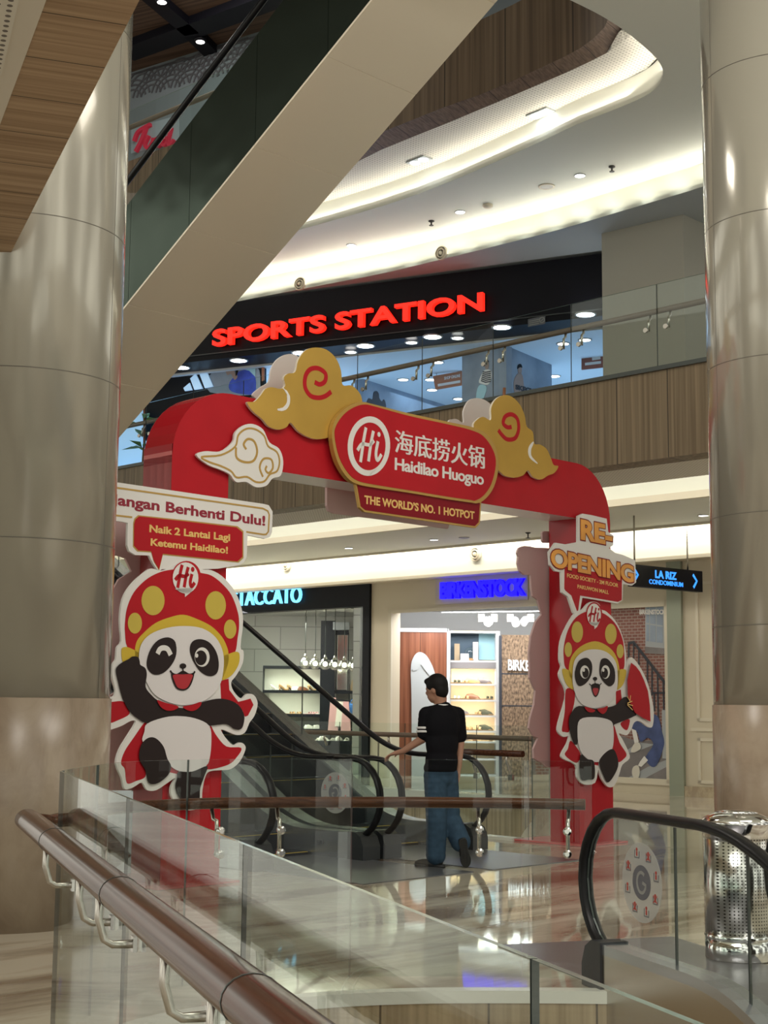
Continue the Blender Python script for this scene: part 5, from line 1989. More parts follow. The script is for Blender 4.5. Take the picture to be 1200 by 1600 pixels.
for i, y in enumerate(SHELF_Y[:4]):
    area_light('shelf_strip', fp_(738, y + 3) + V((0, .06, -.05)), (0, .7, -1), .9, .04, 3.0, (1, .9, .72))
spec = [[('sandal', 'olive', 708, 'dark two strap sandal at the left end'), ('sandal', 'ltan', 721, 'light tan two strap sandal'), ('derby', 'tan', 739, 'tan leather shoe'), ('derby', 'mocca', 757, 'grey leather shoe at the right end')],
        [('sandal', 'ivory', 708, 'ivory sandal at the left end'), ('sandal', 'ltan', 722, 'light tan sandal'), ('derby', 'brown', 739, 'brown leather shoe'), ('sandal', 'olive', 759, 'dark strapped sandal at the right end')],
        [('derby', 'mocca', 722, 'dark grey shoe beside the man’s shoulder'), ('sandal', 'tan', 741, 'tan strapped sandal'), ('derby', 'olive', 759, 'dark green shoe at the right end')],
        [('sandal', 'tan', 727, 'tan sandal beside the man’s back'), ('sandal', 'ltan', 741, 'light tan sandal in the middle'), ('derby', 'olive', 759, 'dark green closed shoe at the right end')],
        [('derby', 'mocca', 727, 'dark shoe beside the man’s arm'), ('derby', 'brown', 741, 'brown shoe in the middle'), ('sandal', 'mocca', 758, 'dark sandal at the right end')]]
rown = ['top', 'second', 'third', 'fourth', 'lowest visible']
for r_, (y, items) in enumerate(zip(SHELF_Y, spec)):
    for kd, col, px, lb in items:
        p = ony(px, y, YS + .16)
        p.z = ony(704, y, YS).z + .001
        shoe(kd, col, 'sole', p, -.25, lb + ' of the ' + rown[r_] + ' lit shoe shelf', 'shoes on the lit white shelf unit', 1.18)
# display objects in the top niche
nz = ony(704, 1032, YS).z
for px, w, h_, mt, nm, lb in ((714, .055, .36, 'beige', 'display_block', 'tall wooden block standing left in the top niche of the shoe shelf'), (743, .055, .40, 'ivory', 'display_block', 'tall pale block standing right in the top niche of the shoe shelf'), (726, .085, .15, 'white', 'display_card', 'small white card in the top niche of the shoe shelf')):
    p = ony(px, 1031, YS + (.12 if nm == 'display_card' else .24))
    m = M()
    m.box((p.x - w, p.y - .03, nz + .001), (p.x + w, p.y + .03, nz + h_))
    m.box((p.x - w - .006, p.y - .036, nz + .0008), (p.x + w + .006, p.y + .036, nz + .02))
    single(nm, m, mt, lb, 'display')
p = ony(734, 1031, YS + .17)
p.z = nz
t = thing('glass_dome', 'round glass dome between the blocks in the top niche of the shoe shelf', 'ornament', p)
m = M()
m.lathe([(.075, .001), (.085, .02), (.06, .05), (.03, .06)], p, 20)
part('base', m, 'tan', t)
m = M()
m.ball(p + Z * .17, .115, 20)
part('globe', m, 'glass', t)
# reddish wood panel with the white foot shape
t = thing('foot_display', 'reddish brown wood panel with large white foot shaped relief left of the man', 'panel', fp_(655, 1215, 30.1))
FW_ = PL((0, 30.1, 0), (1, 0, 0))
m = M()
fbox(m, 614, 698, 986, 1243, 30.1, 30.2)
part('wood_panel', m, 'doorwood', t)
m = M()
for b in ((612, 700, 982, 987), (611, 614.5, 982, 1243), (697.5, 701, 982, 1243)):
    fbox(m, *b, 30.07, 30.2)
part('frame', m, 'shopwhite', t)
ft = [(643, 1240), (643, 1100), (642, 1045), (646, 1027), (654, 1019), (664, 1022), (672, 1033), (679, 1050), (686, 1080), (692, 1130), (694, 1240)]
m = M()
m.board(FW_, FW_.pts(smooth(ft, 4, False), .04), .0, .04)
f_ = part('foot_relief', m, 'ceilgrey', t)
m = M()
m.ribbon(FW_, FW_.pts(smooth([(645, 1047), (652, 1043), (658, 1036), (666, 1046), (676, 1058)], 4, False), .06), .06, .04, .06)
part('relief_ridge', m, 'ceilgrey', f_)
# cork panel
t = thing('cork_panel', 'brown cork wall panel with white letters, half hidden behind the arch board', 'panel', fp_(820, 1240, 30.3))
FC = PL((0, 30.3, 0), (1, 0, 0))
m = M()
fbox(m, 784, 905, 993, 1240, 30.3, 30.42)
part('cork_sheet', m, 'cork', t)
m = M()
fbox(m, 780.5, 784, 993, 1240, 30.28, 30.42)
part('edge_strip', m, 'postdark', t)
for y in (1053, 1103):
    m = M()
    fbox(m, 784, 905, y, y + .6, 30.295, 30.3)
    part('panel_seam', m, 'postdark', t)
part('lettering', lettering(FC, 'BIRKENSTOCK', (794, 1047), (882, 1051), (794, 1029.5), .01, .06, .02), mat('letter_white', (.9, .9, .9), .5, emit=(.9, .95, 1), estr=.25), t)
# track spots
tk = thing('track_light_rail', 'white ceiling track holding the spotlights in the shoe shop', 'track', ony(790, 956, 29.4))
m = M()
a, b = ony(690, 957, 29.6), ony(850, 955, 29.2)
m.tube([a, b], .012, 6)
part('track', m, 'shopwhite', tk)
for i, (px, dx, on) in enumerate(((752, .5, 1), (772, -.4, 1), (797, .15, 1), (829, -.6, 0))):
    lb = ['leftmost white spotlight', 'second white spotlight from the left', 'third white spotlight from the left', 'rightmost white spotlight, turned away,'][i] + ' on the ceiling track of the shoe shop'
    p = ony(px, 960, 29.4)
    t = thing('spotlight', lb, 'lamp', p, 'spotlights on the shop track')
    m = M()
    m.box((p.x - .06, p.y - .05, p.z - .15), (p.x + .06, p.y + .05, p.z))
    part('driver_box', m, 'creamtrim', t)
    d = V((dx, -.6, -.75)).normalized()
    q = p + V((.08 * (1 if dx > 0 else -1), -.04, -.08))
    m = M()
    m.lathe([(.05, 0), (.075, .04), (.08, .17)], q, 16, axis=d)
    part('lamp_head', m, 'shopwhite', t)
    m = M()
    m.lathe([(.001, .172), (.07, .172)], q, 16, axis=d)
    part('lens', m, 'lampw' if on else 'shopwhite', t)

# ---- the black framed shop
YT = 33.6


def tz(px, py, y=YT):
    return ony(px, py, y)


t = thing('display_shelf', 'dark framed wall shelf with lit grey backs in the black fronted shop', 'shelf', tz(450, 1160))
for x0, x1, y0, y1 in ((411, 500, 1043, 1079), (400, 500, 1083, 1116), (400, 500, 1119, 1139), (546, 570, 1048, 1079), (546, 570, 1084, 1115), (524, 545, 1084, 1115)):
    m = M()
    fbox(m, x0, x1, y0, y1, YT + .36, YT + .4)
    part('back_panel', m, 'greyback', t)
for x0, x1, y in ((411, 571, 1079.5), (396, 571, 1116.5), (396, 571, 1139.5), (411, 571, 1041.5)):
    m = M()
    fbox(m, x0, x1, y, y + 3, YT, YT + .4)
    part('shelf_board', m, 'shopblack', t)
for x0, x1 in ((409, 412), (544.5, 546.5)):
    m = M()
    fbox(m, x0, x1, 1041, 1140, YT, YT + .4)
    part('divider', m, 'shopblack', t)
m = M()
fbox(m, 499, 524, 970, 1140, YT - .05, YT + .6)
single('shop_pillar', m, 'shopblack', 'tall black pillar inside the black fronted shop', 'pillar')
t = thing('wall_mirror', 'tall mirror between the black pillar and the shelf', 'mirror', tz(534, 1078))
m = M()
fbox(m, 527, 543, 992, 1078, YT + .1, YT + .13)
part('mirror_glass', m, 'chrome', t)
m = M()
for b in ((524, 527, 988, 1080), (543, 545.5, 988, 1080), (524, 545, 985, 992)):
    fbox(m, *b, YT + .06, YT + .13)
part('frame', m, 'shopblack', t)
m = M()
fbox(m, 520, 546, 972, 984, YT - .1, YT + .3)
single('air_conditioner', m, 'deck', 'grey wall unit at the top of the mirror in the black fronted shop', 'unit')
for y, n in ((1047, 2), (1088, 3)):
    area_light('shelf_strip', tz(455, y) + V((0, .05, -.02)), (0, .7, -1), 1.2, .04, 4.0, (1, .95, .8))
    area_light('shelf_strip', tz(558, y + 4) + V((0, .05, -.02)), (0, .7, -1), .3, .04, 1.2, (1, .95, .8))
rows = [(1079.5, [('pump', 'ivory', 431, 'ivory low shoe'), ('pump', 'tan', 444, 'tan pointed pump'), ('pump', 'ltan', 456, 'light tan pump'), ('derby', 'ivory', 464, 'white round toed shoe'), ('derby', 'brown', 474, 'dark brown boot shoe'), ('pump', 'ltan', 488, 'tan slim pump')], 'upper lit shelf'),
        (1116.5, [('sandal', 'tan', 452, 'tan wedge sandal'), ('sandal', 'ltan', 464, 'light tan wedge sandal'), ('sandal', 'pink', 482, 'pink strapped sandal'), ('sandal', 'pink', 489, 'pale pink strapped sandal'), ('sandal', 'ivory', 502, 'ivory flat sandal')], 'middle lit shelf'),
        (1139.5, [('derby', 'ivory', 484, 'white trainer'), ('derby', 'ivory', 497, 'white chunky trainer'), ('sandal', 'ivory', 512, 'ivory sandal')], 'lower lit shelf')]
for y, items, nm in rows:
    for i, (kd, col, px, lb) in enumerate(items):
        p = tz(px, y, YT + .14)
        p.z = tz(450, y, YT).z + .001
        shoe(kd, col, 'sole' if col in ('tan', 'ltan') else col, p, .35 + .2 * (i % 3), lb + ', ' + 'first second third fourth fifth sixth'.split()[i] + ' from left, ' + nm + ' of the black fronted shop', 'shoes on the dark framed shelf', 1.0)


def bag(px, y, col, lb, w=.17, h_=.26):
    p = tz(px, y, YT + .16)
    p.z = tz(450, y, YT).z + .001
    t = thing('handbag', lb, 'bag', p)
    m = M()
    base = [(-w, -.05), (w, -.05), (w, .05), (-w, .05)]
    m.prism([p + V((x, q, 0)) for x, q in base], [p + V((x * .72, q * .5, h_)) for x, q in base])
    part('body', m, col, t)
    m = M()
    m.tube([p + V((w * .5 * cos(a), 0, h_ * .95 + .11 * sin(a))) for a in [pi * k / 8 for k in range(9)]], .010, 6)
    part('handle', m, col, t)


bag(558, 1079.5, 'beige', 'beige gathered bag in the upper right niche of the black fronted shop')
bag(551, 1115, 'bluebag', 'bright blue bag in the right niche of the black fronted shop', .13, .24)
bag(563, 1115, 'olive', 'dark green bag beside the bright blue bag', .1, .18)
bag(534, 1079.5, 'shopblack', 'black handbag standing before the tall mirror', .12, .18)
t = thing('clothes_stand', 'stand with pale pink garments in the black fronted shop', 'stand', tz(530, 1160, 32.8))
m = M()
a, b = tz(517, 1092, 32.8), tz(548, 1096, 32.8)
m.tube([a, b], .015, 6)
part('rail', m, 'shopblack', t)
for px, col, h0_, h1_ in ((520, 'pink', 1090, 1143), (531, 'ivory', 1096, 1135), (540, 'pink', 1096, 1142)):
    m = M()
    p0, p1 = tz(px, h0_, 32.8), tz(px, h1_, 32.8)
    m.prism([p1 + V((x, q, 0)) for x, q in ((-.11, -.06), (.12, -.05), (.11, .06), (-.10, .05))], [p0 + V((x, q, 0)) for x, q in ((-.05, -.03), (.07, -.03), (.07, .03), (-.05, .03))])
    part('garment', m, col, t)
m = M()
fbox(m, 478, 547, 1163, 1250, 32.6, 33.2)
fbox(m, 474, 549, 1158, 1163, 32.55, 33.2)
single('display_counter', m, 'shopblack', 'long black display counter in the black fronted shop', 'counter')
for i, px in enumerate((481, 494, 506, 518, 530, 541)):
    p = tz(px, 1158, 32.75)
    shoe('sandal' if i % 2 else 'derby', 'ivory', 'ivory', p + Z * .003, .3 + .2 * i, 'white shoe on the black display counter, ' + ['leftmost', 'second from left', 'third from left', 'fourth from left', 'fifth from left', 'rightmost'][i], 'white shoes on the black counter', 1.0)
for i, px in enumerate((477, 492.5, 508, 523, 538, 552)):
    y = 1036 + (i * .8)
    p = tz(px, y, 31.6)
    lb = ['leftmost', 'second from left', 'third from left', 'fourth from left', 'fifth from left', 'rightmost'][i] + ' of the clear globe pendants in the black fronted shop'
    t = thing('pendant_lamp', lb, 'lamp', p, 'globe pendants in the shop window')
    m = M()
    m.ball(p, .128, 18)
    part('glass_globe', m, glass('globe_glass', (.95, .97, .92), 1.7, .28) if i == 0 else bpy.data.materials['globe_glass'], t)
    m = M()
    m.ball(p, .055, 12)
    part('bulb', m, 'bulb', t)
    m = M()
    m.tube([p + Z * .11, p + Z * .20], [.05, .015], 8)
    part('cap', m, 'steel', t)
    m = M()
    m.tube([p + Z * .2, V((p.x, p.y, 3.55))], .008, 6)
    part('cord', m, 'joint', t)
    m = M()
    m.lathe([(.07, 0), (.05, .06)], V((p.x, p.y, 3.5)), 14)
    part('canopy', m, 'joint', t)

# ================================================================== UPPER SHOP CONTENTS
for i, (px, py) in enumerate(((283, 574), (373, 563), (470, 551), (571, 540), (676, 526), (784, 511), (915, 491))):
    p = onz(px, py, 7.875)
    t = thing('downlight', ['leftmost', 'second from left', 'third from left', 'middle', 'third from right', 'second from right', 'rightmost'][i] + ' bright cool downlight under the black upper shop header', 'lamp', p, 'downlights under the black shop header')
    m = M()
    m.lathe([(.15, -.012), (.18, -.012), (.18, .004), (.15, .004), (.15, -.012)], p, 24)
    part('ring', m, 'ringtrim', t)
    m = M()
    m.lathe([(.001, -.010), (.15, -.010)], p, 24)
    part('diffuser', m, 'lampc', t)
for i, (px, py) in enumerate(((630, 593), (672.5, 593), (684, 566), (675, 609), (716, 623), (914, 531), (880, 537), (866.5, 587.6), (643, 535), (715, 528), (548, 550))):
    p = onz(px, py, 7.835)
    names = ['left of the orange hanging board', 'touching the left end of the orange hanging board', 'above the orange hanging board', 'just below the left end of the orange hanging board', 'lowest, right below the orange hanging board', 'large, nearest the grey wall block', 'left of the large one near the grey wall block', 'low, right of the poster wall corner', 'high, behind the third glass panel', 'high, left of the poster wall', 'next to the big gold cloud top', 'partly behind the big gold cloud top']
    t = thing('ceiling_light', 'upper shop ceiling light ' + names[i], 'lamp', p, 'round lights in the upper shop ceiling')
    m = M()
    m.lathe([(.10, -.01), (.125, -.01), (.125, .004), (.10, .004), (.10, -.01)], p, 20)
    part('ring', m, 'ringtrim', t)
    m = M()
    m.lathe([(.001, -.008), (.10, -.008)], p, 20)
    part('diffuser', m, 'lampw', t)


def wallseg(a, b, z0, z1, th, mt, name, label, cat):
    d = (b - a).normalized()
    n = V((-d.y, d.x, 0))
    m = M()
    q = [a, b, b + n * th, a + n * th]
    m.prism([V((p.x, p.y, z0)) for p in q], [V((p.x, p.y, z1)) for p in q])
    return single(name, m, mt, label, cat)


zc = 7.84
pa, pb = onz(567, 592, zc), onz(712, 638, zc)
wallseg(pa, pb, 5.1, zc, .2, 'postwall', 'graphic_wall', 'grey blue printed wall in the upper shop behind the main sign', 'wall panel')
pl = PL(pa, (pb - pa))
t = thing('wall_print', 'faded print of sporting figures on the grey blue upper shop wall', 'poster', pl.w(.5, 6.6, .01))
m = M()
pz = tr((550, 540), 5.714, [(130, 520), (150, 470), (185, 480), (195, 420), (220, 405), (240, 430), (245, 470), (270, 500), (285, 480), (300, 510), (290, 560), (130, 540)])
m.board(pl, smooth(pl.pts(pz, .01), 3), .0, .01)
part('figures', m, 'postdark', t)
pc_, pd, pe = onz(791, 540, zc), onz(722, 556, zc), onz(862, 570, zc)
wallseg(pd, pc_, 5.1, zc, .15, 'postwall', 'graphic_wall', 'upper poster wall with a man in a striped shirt', 'wall panel')
wallseg(pc_, pe, 5.1, zc, .15, 'postwall', 'graphic_wall', 'upper shop poster wall with a standing man above block letters', 'wall panel')
pl = PL(pd, (pc_ - pd))


def U5(l):
    return tr((740, 480), 5.4545, l)


t = thing('wall_print', 'print of a man in striped shirt and pale trousers on the upper poster wall', 'poster', pl.w(.5, 6.4, .01))
for nm, mt, l in (('trousers', 'bluepanel', [(30, 700), (60, 660), (110, 680), (90, 760), (60, 800), (20, 800)]), ('shirt', 'white', [(50, 610), (80, 550), (110, 530), (145, 540), (150, 600), (120, 660), (60, 650), (45, 640)]), ('head', 'postskin', [(92, 470), (108, 455), (125, 470), (122, 520), (100, 525)]), ('hair', 'hair', [(88, 475), (95, 450), (115, 445), (128, 465), (108, 468)])):
    m = M()
    m.board(pl, smooth(pl.pts(U5(l), .01), 3), .0, .008 if nm != 'hair' else .01)
    part(nm, m, mt, t)
m = M()
for k in range(6):
    m.ribbon(pl, pl.pts(U5([(62 + 3 * k, 625 - 15 * k), (100, 640 - 17 * k), (146, 632 - 17 * k)]), .012), .022, .008, .011)
part('stripes', m, 'postdark', t)
pl = PL(pc_, (pe - pc_))
t = thing('wall_print', 'print of a standing man with dark hair on the right upper shop poster wall', 'poster', pl.w(.2, 6.4, .01))
for nm, mt, l in (('torso', 'postskin', [(345, 640), (370, 575), (400, 560), (420, 590), (430, 670), (440, 700), (360, 740)]), ('head', 'postskin', [(380, 520), (395, 500), (412, 520), (408, 565), (388, 570)]), ('hair', 'hair', [(376, 525), (382, 490), (405, 485), (415, 515), (395, 512)])):
    m = M()
    m.board(pl, smooth(pl.pts(U5(l), .01), 3), .0, .008 if nm != 'hair' else .01)
    part(nm, m, mt, t)
part('lettering', lettering(pl, 'SKECHERS', U5([(358, 700)])[0], U5([(600, 760)])[0], U5([(358, 655)])[0], .01, .014, .05), 'postdark', t)
SB = PL(SP.w(0, 0, -2.6), E3)
t = thing('hanging_board', 'orange hanging board with pale lettering in the upper shop', 'sign', SB.w(*SB.ab(700, 605)))
m = M()
m.board(SB, SB.pts([(681, 609), (722, 602), (722, 580), (677, 588)]), -.02, .02)
part('board', m, 'postorange', t)
part('lettering', lettering(SB, 'SHOP ONLINE', (694, 593.5), (719, 589), (694, 588.5), .02, .025, .03), 'white', t)
m = M()
m.ribbon(SB, SB.pts([(684, 602), (719, 596)], .025), .05, .02, .025)
part('web_line', m, 'white', t)
for px, py in ((682, 587), (716, 581)):
    a, b = SB.ab(px, py)
    m = M()
    m.tube([SB.w(a, b - .02), SB.w(a, 7.85)], .008, 6)
    part('hanging_wire', m, 'steel', t)
t = thing('hanging_board', 'rust red hanging board beside the grey wall block in the upper shop', 'sign', SB.w(*SB.ab(925, 577)))
m = M()
m.board(SB, SB.pts([(909, 578), (945, 574), (945, 549), (909, 553)]), -.02, .02)
part('board', m, mat('rust_board', (.26, .07, .05), .5), t)
m = M()
m.ribbon(SB, SB.pts([(914, 569), (939, 566)], .025), .05, .02, .025)
m.ribbon(SB, SB.pts([(925, 559), (938, 557)], .025), .10, .02, .025)
part('pale_marks', m, 'white', t)
a, b = SB.ab(918, 553)
m = M()
m.tube([SB.w(a, b - .02), SB.w(a, 7.85)], .008, 6)
part('hanging_wire', m, 'steel', t)
# black wall with three bars and the man in a blue jacket
SA = PL(SP.w(0, 0, -.82), E3)


def U3(l):
    return tr((190, 540), 5.217, l)


t = thing('brand_wall', 'black upper shop wall with three slanted white bars and a man in a blue jacket', 'wall panel', SA.w(*SA.ab(330, 640)))
m = M()
m.board(SA, SA.pts([(205, 690), (412, 670), (412, 540), (205, 560)]), -.1, 0)
part('panel', m, 'shopblack', t)
for l in ([(503, 345), (553, 303), (575, 362), (515, 370)], [(558, 268), (603, 228), (660, 350), (592, 360)], [(617, 185), (680, 180), (745, 333), (678, 347)]):
    m = M()
    m.board(SA, SA.pts(U3(l), .03), 0, .03)
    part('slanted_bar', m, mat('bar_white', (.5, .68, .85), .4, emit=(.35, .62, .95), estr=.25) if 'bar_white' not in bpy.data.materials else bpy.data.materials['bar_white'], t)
for nm, mt, l, o_ in (('backdrop', 'postwall', [(720, 240), (860, 160), (1090, 160), (1130, 300), (1080, 400), (720, 380)], .004), ('jacket', 'postnavy', [(880, 300), (930, 240), (960, 210), (1030, 200), (1090, 260), (1080, 390), (950, 390), (880, 360)], .008), ('face', 'postskin', [(845, 180), (880, 155), (920, 170), (920, 220), (945, 250), (920, 280), (890, 230), (860, 240)], .012), ('hair', 'hair', [(845, 175), (870, 135), (930, 140), (950, 200), (930, 250), (925, 190), (890, 160)], .014), ('pale_triangle', 'bluepanel', [(970, 190), (1090, 165), (1090, 255), (1040, 205)], .011)):
    m = M()
    pts = SA.pts(U3(l), o_)
    m.board(SA, smooth(pts, 3) if nm != 'pale_triangle' else pts, 0, o_)
    part(nm, m, mt, t)
m = M()
m.board(SA, SA.pts(U3([(1142, 125), (1160, 122), (1160, 280), (1142, 290)]), .03), 0, .03)
single('edge_strip_sign', m, 'postorange', 'narrow orange strip right of the man in the blue jacket', 'sign')
m = M()
SQ = PL(SP.w(0, 0, -.6), E3)
m.board(SQ, SQ.pts([(150, 735), (222, 725), (222, 640), (150, 650)]), -.05, 0)  # glow put into the board for the bright bluish shop inside
single('glow_board', m, mat('pale_blue_glow', (.4, .6, .8), .4, emit=(.35, .6, .9), estr=.35), 'pale blue board with painted glow behind the upper glass at far left', 'panel')
p = onz(246, 650, 5.1)
p = SP.w(*SP.ab(248, 650), .5)
p.z = 5.1
t = thing('potted_plant', 'green leafy plant on the upper floor above the left arch shoulder', 'plant', p)
m = M()
m.lathe([(.16, 0), (.2, .4), (.18, .4)], p, 16)
part('pot', m, 'shopblack', t)
m = M()
m.tube([p + Z * .35, p + Z * 1.2 + V((.03, 0, 0)), p + Z * 2.3], .02, 6)
part('stem', m, 'brown', t)
rg = random.Random(3)
for k in range(16):
    a = rg.uniform(0, 6.28)
    q = p + Z * rg.uniform(1.0, 2.35)
    d = V((cos(a), sin(a), rg.uniform(-.1, .5))).normalized()
    s_ = d.cross(Z).normalized()
    l = rg.uniform(.3, .5)
    m = M()
    m.add([q, q + d * l * .4 + s_ * .08 + Z * .03, q + d * l - Z * .06, q + d * l * .4 - s_ * .08 + Z * .03, q + d * l * .4 + Z * .012], [(0, 1, 4), (1, 2, 4), (2, 3, 4), (3, 0, 4), (0, 3, 2, 1)])
    part('leaf', m, 'leaf', t)

# ================================================================== TOP LEVEL DETAILS
def U1(l):
    return tr((180, 0), 4, l)


t = thing('wave_pattern_frieze', 'dim grey frieze of overlapping arc lines under the dark timber ceiling', 'wall decoration', L3.w(*L3.ab(300, 150)))
m = M()
for row, (yy, n) in enumerate(((158, 8), (136, 8))):
    for k in range(n):
        cx_, cy_ = L3.ab(205 + k * 30 + row * 15, yy - k * 8.0 - row * 3.0, .1)
        for r_ in (.44, .34, .24):
            ar_ = [(cx_ + r_ * 1.15 * cos(radians(q)), cy_ + r_ * sin(radians(q))) for q in range(10, 171, 16)]
            ar_ = [p for p in ar_ if p[1] < 14.25]
            if len(ar_) > 3:
                m.ribbon(L3, ar_, .035, .085, .10)
part('arc_lines', m, 'l3pat', t)
t = thing('script_sign', 'dark red script sign on the dim top floor wall beyond the steel escalator', 'sign', L3.w(*L3.ab(245, 235)))
for l, w in (([(112, 880), (140, 820), (215, 775)], .12), ([(190, 785), (160, 870), (122, 945)], .13), ([(205, 845), (180, 900), (200, 925), (225, 890)], .1), ([(232, 860), (222, 915)], .1), ([(228, 905), (255, 862), (262, 912), (285, 890)], .09), ([(300, 862), (285, 895), (305, 905), (325, 865), (305, 858)], .09), ([(345, 795), (325, 880), (335, 905), (362, 870)], .1)):
    m = M()
    m.ribbon(L3, smooth(L3.pts(U1(l), .16), 5, False), w * .6, .09, .16)
    part('letter_stroke', m, 'scriptred', t)
m = M()
m.board(L3, L3.pts([(205, 240), (280, 222), (280, 180), (205, 200)], .08), .07, .085)
part('backing', m, mat('sign_back_blue', (.30, .36, .40), .5), t)
t = thing('ceiling_track', 'black ceiling track grid under the dark timber ceiling', 'track', onz(320, 60, 14.2))
for a, b, w in (((195, 82), (450, -12), .26), ((232, -10), (300, 48), .16), ((300, 50), (345, 95), .16)):
    p, q = onz(*a, 14.22), onz(*b, 14.22)
    d = (q - p).normalized()
    m = M()
    m.frame((p + q) / 2, d, d.cross(Z), Z, (q - p).length / 2, w, .08)
    part('track_bar', m, 'signblack', t)
for i, (px, py) in enumerate(((313, 64), (253, 2))):
    p = onz(px, py, 14.12)
    t2 = thing('spotlight', ['small lit spotlight on the lower bar of the black ceiling track', 'small lit spotlight at the upper end of the black ceiling track'][i], 'lamp', p)
    m = M()
    m.lathe([(.10, 0), (.12, .02), (.12, .1)], p - Z * .02, 14)
    part('housing', m, 'signblack', t2)
    m = M()
    m.lathe([(.001, -.024), (.085, -.024)], p, 14)
    part('lens', m, 'lampw', t2)

# ================================================================== CEILING FITTINGS
def downlight(px, py, z, r, label, group, mt='lampw', name='ceiling_light'):
    p = onz(px, py, z)
    t = thing(name, label, 'lamp', p, group)
    m = M()
    m.lathe([(r, -.012), (r * 1.2, -.012), (r * 1.2, .004), (r, .004), (r, -.012)], p, 24)
    part('ring', m, 'ringtrim', t)
    m = M()
    m.lathe([(.001, -.009), (r, -.009)], p, 24)
    part('diffuser', m, mt, t)


for px, py, lb in ((906, 274, 'round ceiling light in the upper white ceiling right of the round speaker'), (719, 331, 'round ceiling light in the upper white ceiling below the smoke detector'), (549, 383, 'round ceiling light in the upper white ceiling close to the steel escalator')):
    downlight(px, py, Z2, .075, lb, 'lights in the upper white ceiling', 'lampc')
for (px, py), lb in (((655, 250), 'left twin spotlight recessed in the perforated ceiling band'), ((845, 176), 'right twin spotlight recessed in the perforated ceiling band')):
    p = onz(px, py, Z3)
    t = thing('twin_downlight', lb, 'lamp', p, 'twin lights in the perforated band')
    ax = (onz(px + 10, py - 4, Z3) - p).normalized()
    m = M()
    m.frame(p - Z * .01, ax, ax.cross(Z), Z, .20, .10, .012)
    part('plate', m, 'ceilgrey', t)
    for s_ in (-1, 1):
        m = M()
        m.lathe([(.001, -.030), (.072, -.030), (.08, -.02)], p + ax * .095 * s_, 20)
        part('lens', m, 'lampc', t)
for px, py, lb in ((674, 345, 'small sprinkler on the upper white ceiling, the left one'), (956, 260, 'small sprinkler on the upper white ceiling, the right one')):
    p = onz(px, py, Z2)
    t = thing('sprinkler', lb, 'sprinkler', p)
    m = M()
    m.lathe([(.05, 0), (.05, -.015), (.015, -.03), (.015, -.08)], p, 12)
    part('body', m, 'darkdot', t)
    m = M()
    m.lathe([(.001, -.085), (.04, -.085), (.04, -.078)], p, 12)
    part('deflector', m, 'darkdot', t)
p = onz(762, 320, Z2)
m = M()
m.lathe([(.08, 0), (.085, -.03), (.06, -.05), (.001, -.06)], p, 20)
single('smoke_detector', m, 'creamtrim', 'small smoke detector on the upper white ceiling', 'detector')
p = onz(854, 291, Z2)
t = thing('ceiling_speaker', 'round grey speaker grille in the upper white ceiling', 'speaker', p)
m = M()
m.lathe([(.10, -.012), (.13, -.012), (.13, .003), (.10, .003), (.10, -.012)], p, 24)
part('rim', m, 'creamtrim', t)
m = M()
m.lathe([(.001, -.010), (.10, -.010)], p, 24)
part('grille', m, 'diff', t)


def diffuser(P, nrm, r, label):
    t = thing('air_diffuser', label, 'vent', P)
    m = M()
    m.lathe([(r, -.02), (r, .02), (r * .86, .035), (r * .80, .01), (r * .80, -.02), (r, -.02)], P, 28, axis=nrm)
    part('outer_ring', m, 'creamtrim', t)
    m = M()
    m.lathe([(r * .66, -.01), (r * .66, .03), (r * .52, .04), (r * .48, -.01), (r * .66, -.01)], P, 28, axis=nrm)
    part('middle_ring', m, 'creamtrim', t)
    m = M()
    m.lathe([(r * .8, -.018), (.001, -.018)], P, 28, axis=nrm)
    part('dark_throat', m, 'darkdot', t)
    m = M()
    m.ball(P + V(nrm) * .02, r * .30, 14)
    part('nozzle', m, 'creamtrim', t)


BK = PL(G(20.3, 0), -E2)
for px, py, lb in ((447, 883, 'round air diffuser on the lit ceiling bulkhead above the black fronted shop'), (743, 866, 'round air diffuser on the lit ceiling bulkhead above the blue letters')):
    diffuser(BK.w(*BK.ab(px, py, .03), .03), BK.n, .135, lb)
for px, py, lb in ((691, 396, 'round air diffuser on the upper cove face, the right one'), (470, 444, 'round air diffuser on the upper cove face, the left one')):
    d = ray(px, py)
    # on the upstand strip: nearest segment of the soffit edge
    best = None
    for a, b in zip(e1p, e1p[1:]):
        n = (b - a).cross(Z).normalized()
        k = (a - CAM).dot(n) / d.dot(n)
        q = CAM + d * k
        s_ = (q - a).dot((b - a).normalized())
        if -.01 <= s_ <= (b - a).length + .01 and k > 0:
            best = (q, n if n.dot(d) < 0 else -n)
    if best:
        diffuser(best[0] + best[1] * .02, best[1], .125, lb)
for px, py, lb in ((545, 856, 'small round light in the ground floor ceiling left under the arch'), (678, 843, 'small round light in the ground floor ceiling near the blue letters'), (1099, 805, 'small round light in the ground floor ceiling at the right column')):
    downlight(px, py, 4.375, .07, lb, 'lights in the ground floor ceiling')
for px, py, lb in ((725, 840, 'dark round fitting in the ground floor ceiling beside the small round light'),):
    downlight(px, py, 4.375, .08, lb, 'lights in the ground floor ceiling', 'stickgrey', 'ceiling_fitting')
p = onz(825, 832, 4.378)
m = M()
m.lathe([(.045, 0), (.045, -.012), (.012, -.03), (.012, -.09), (.04, -.092), (.04, -.10)], p, 12)
single('sprinkler', m, 'darkdot', 'small sprinkler under the ground floor ceiling left of the right arch leg', 'sprinkler')

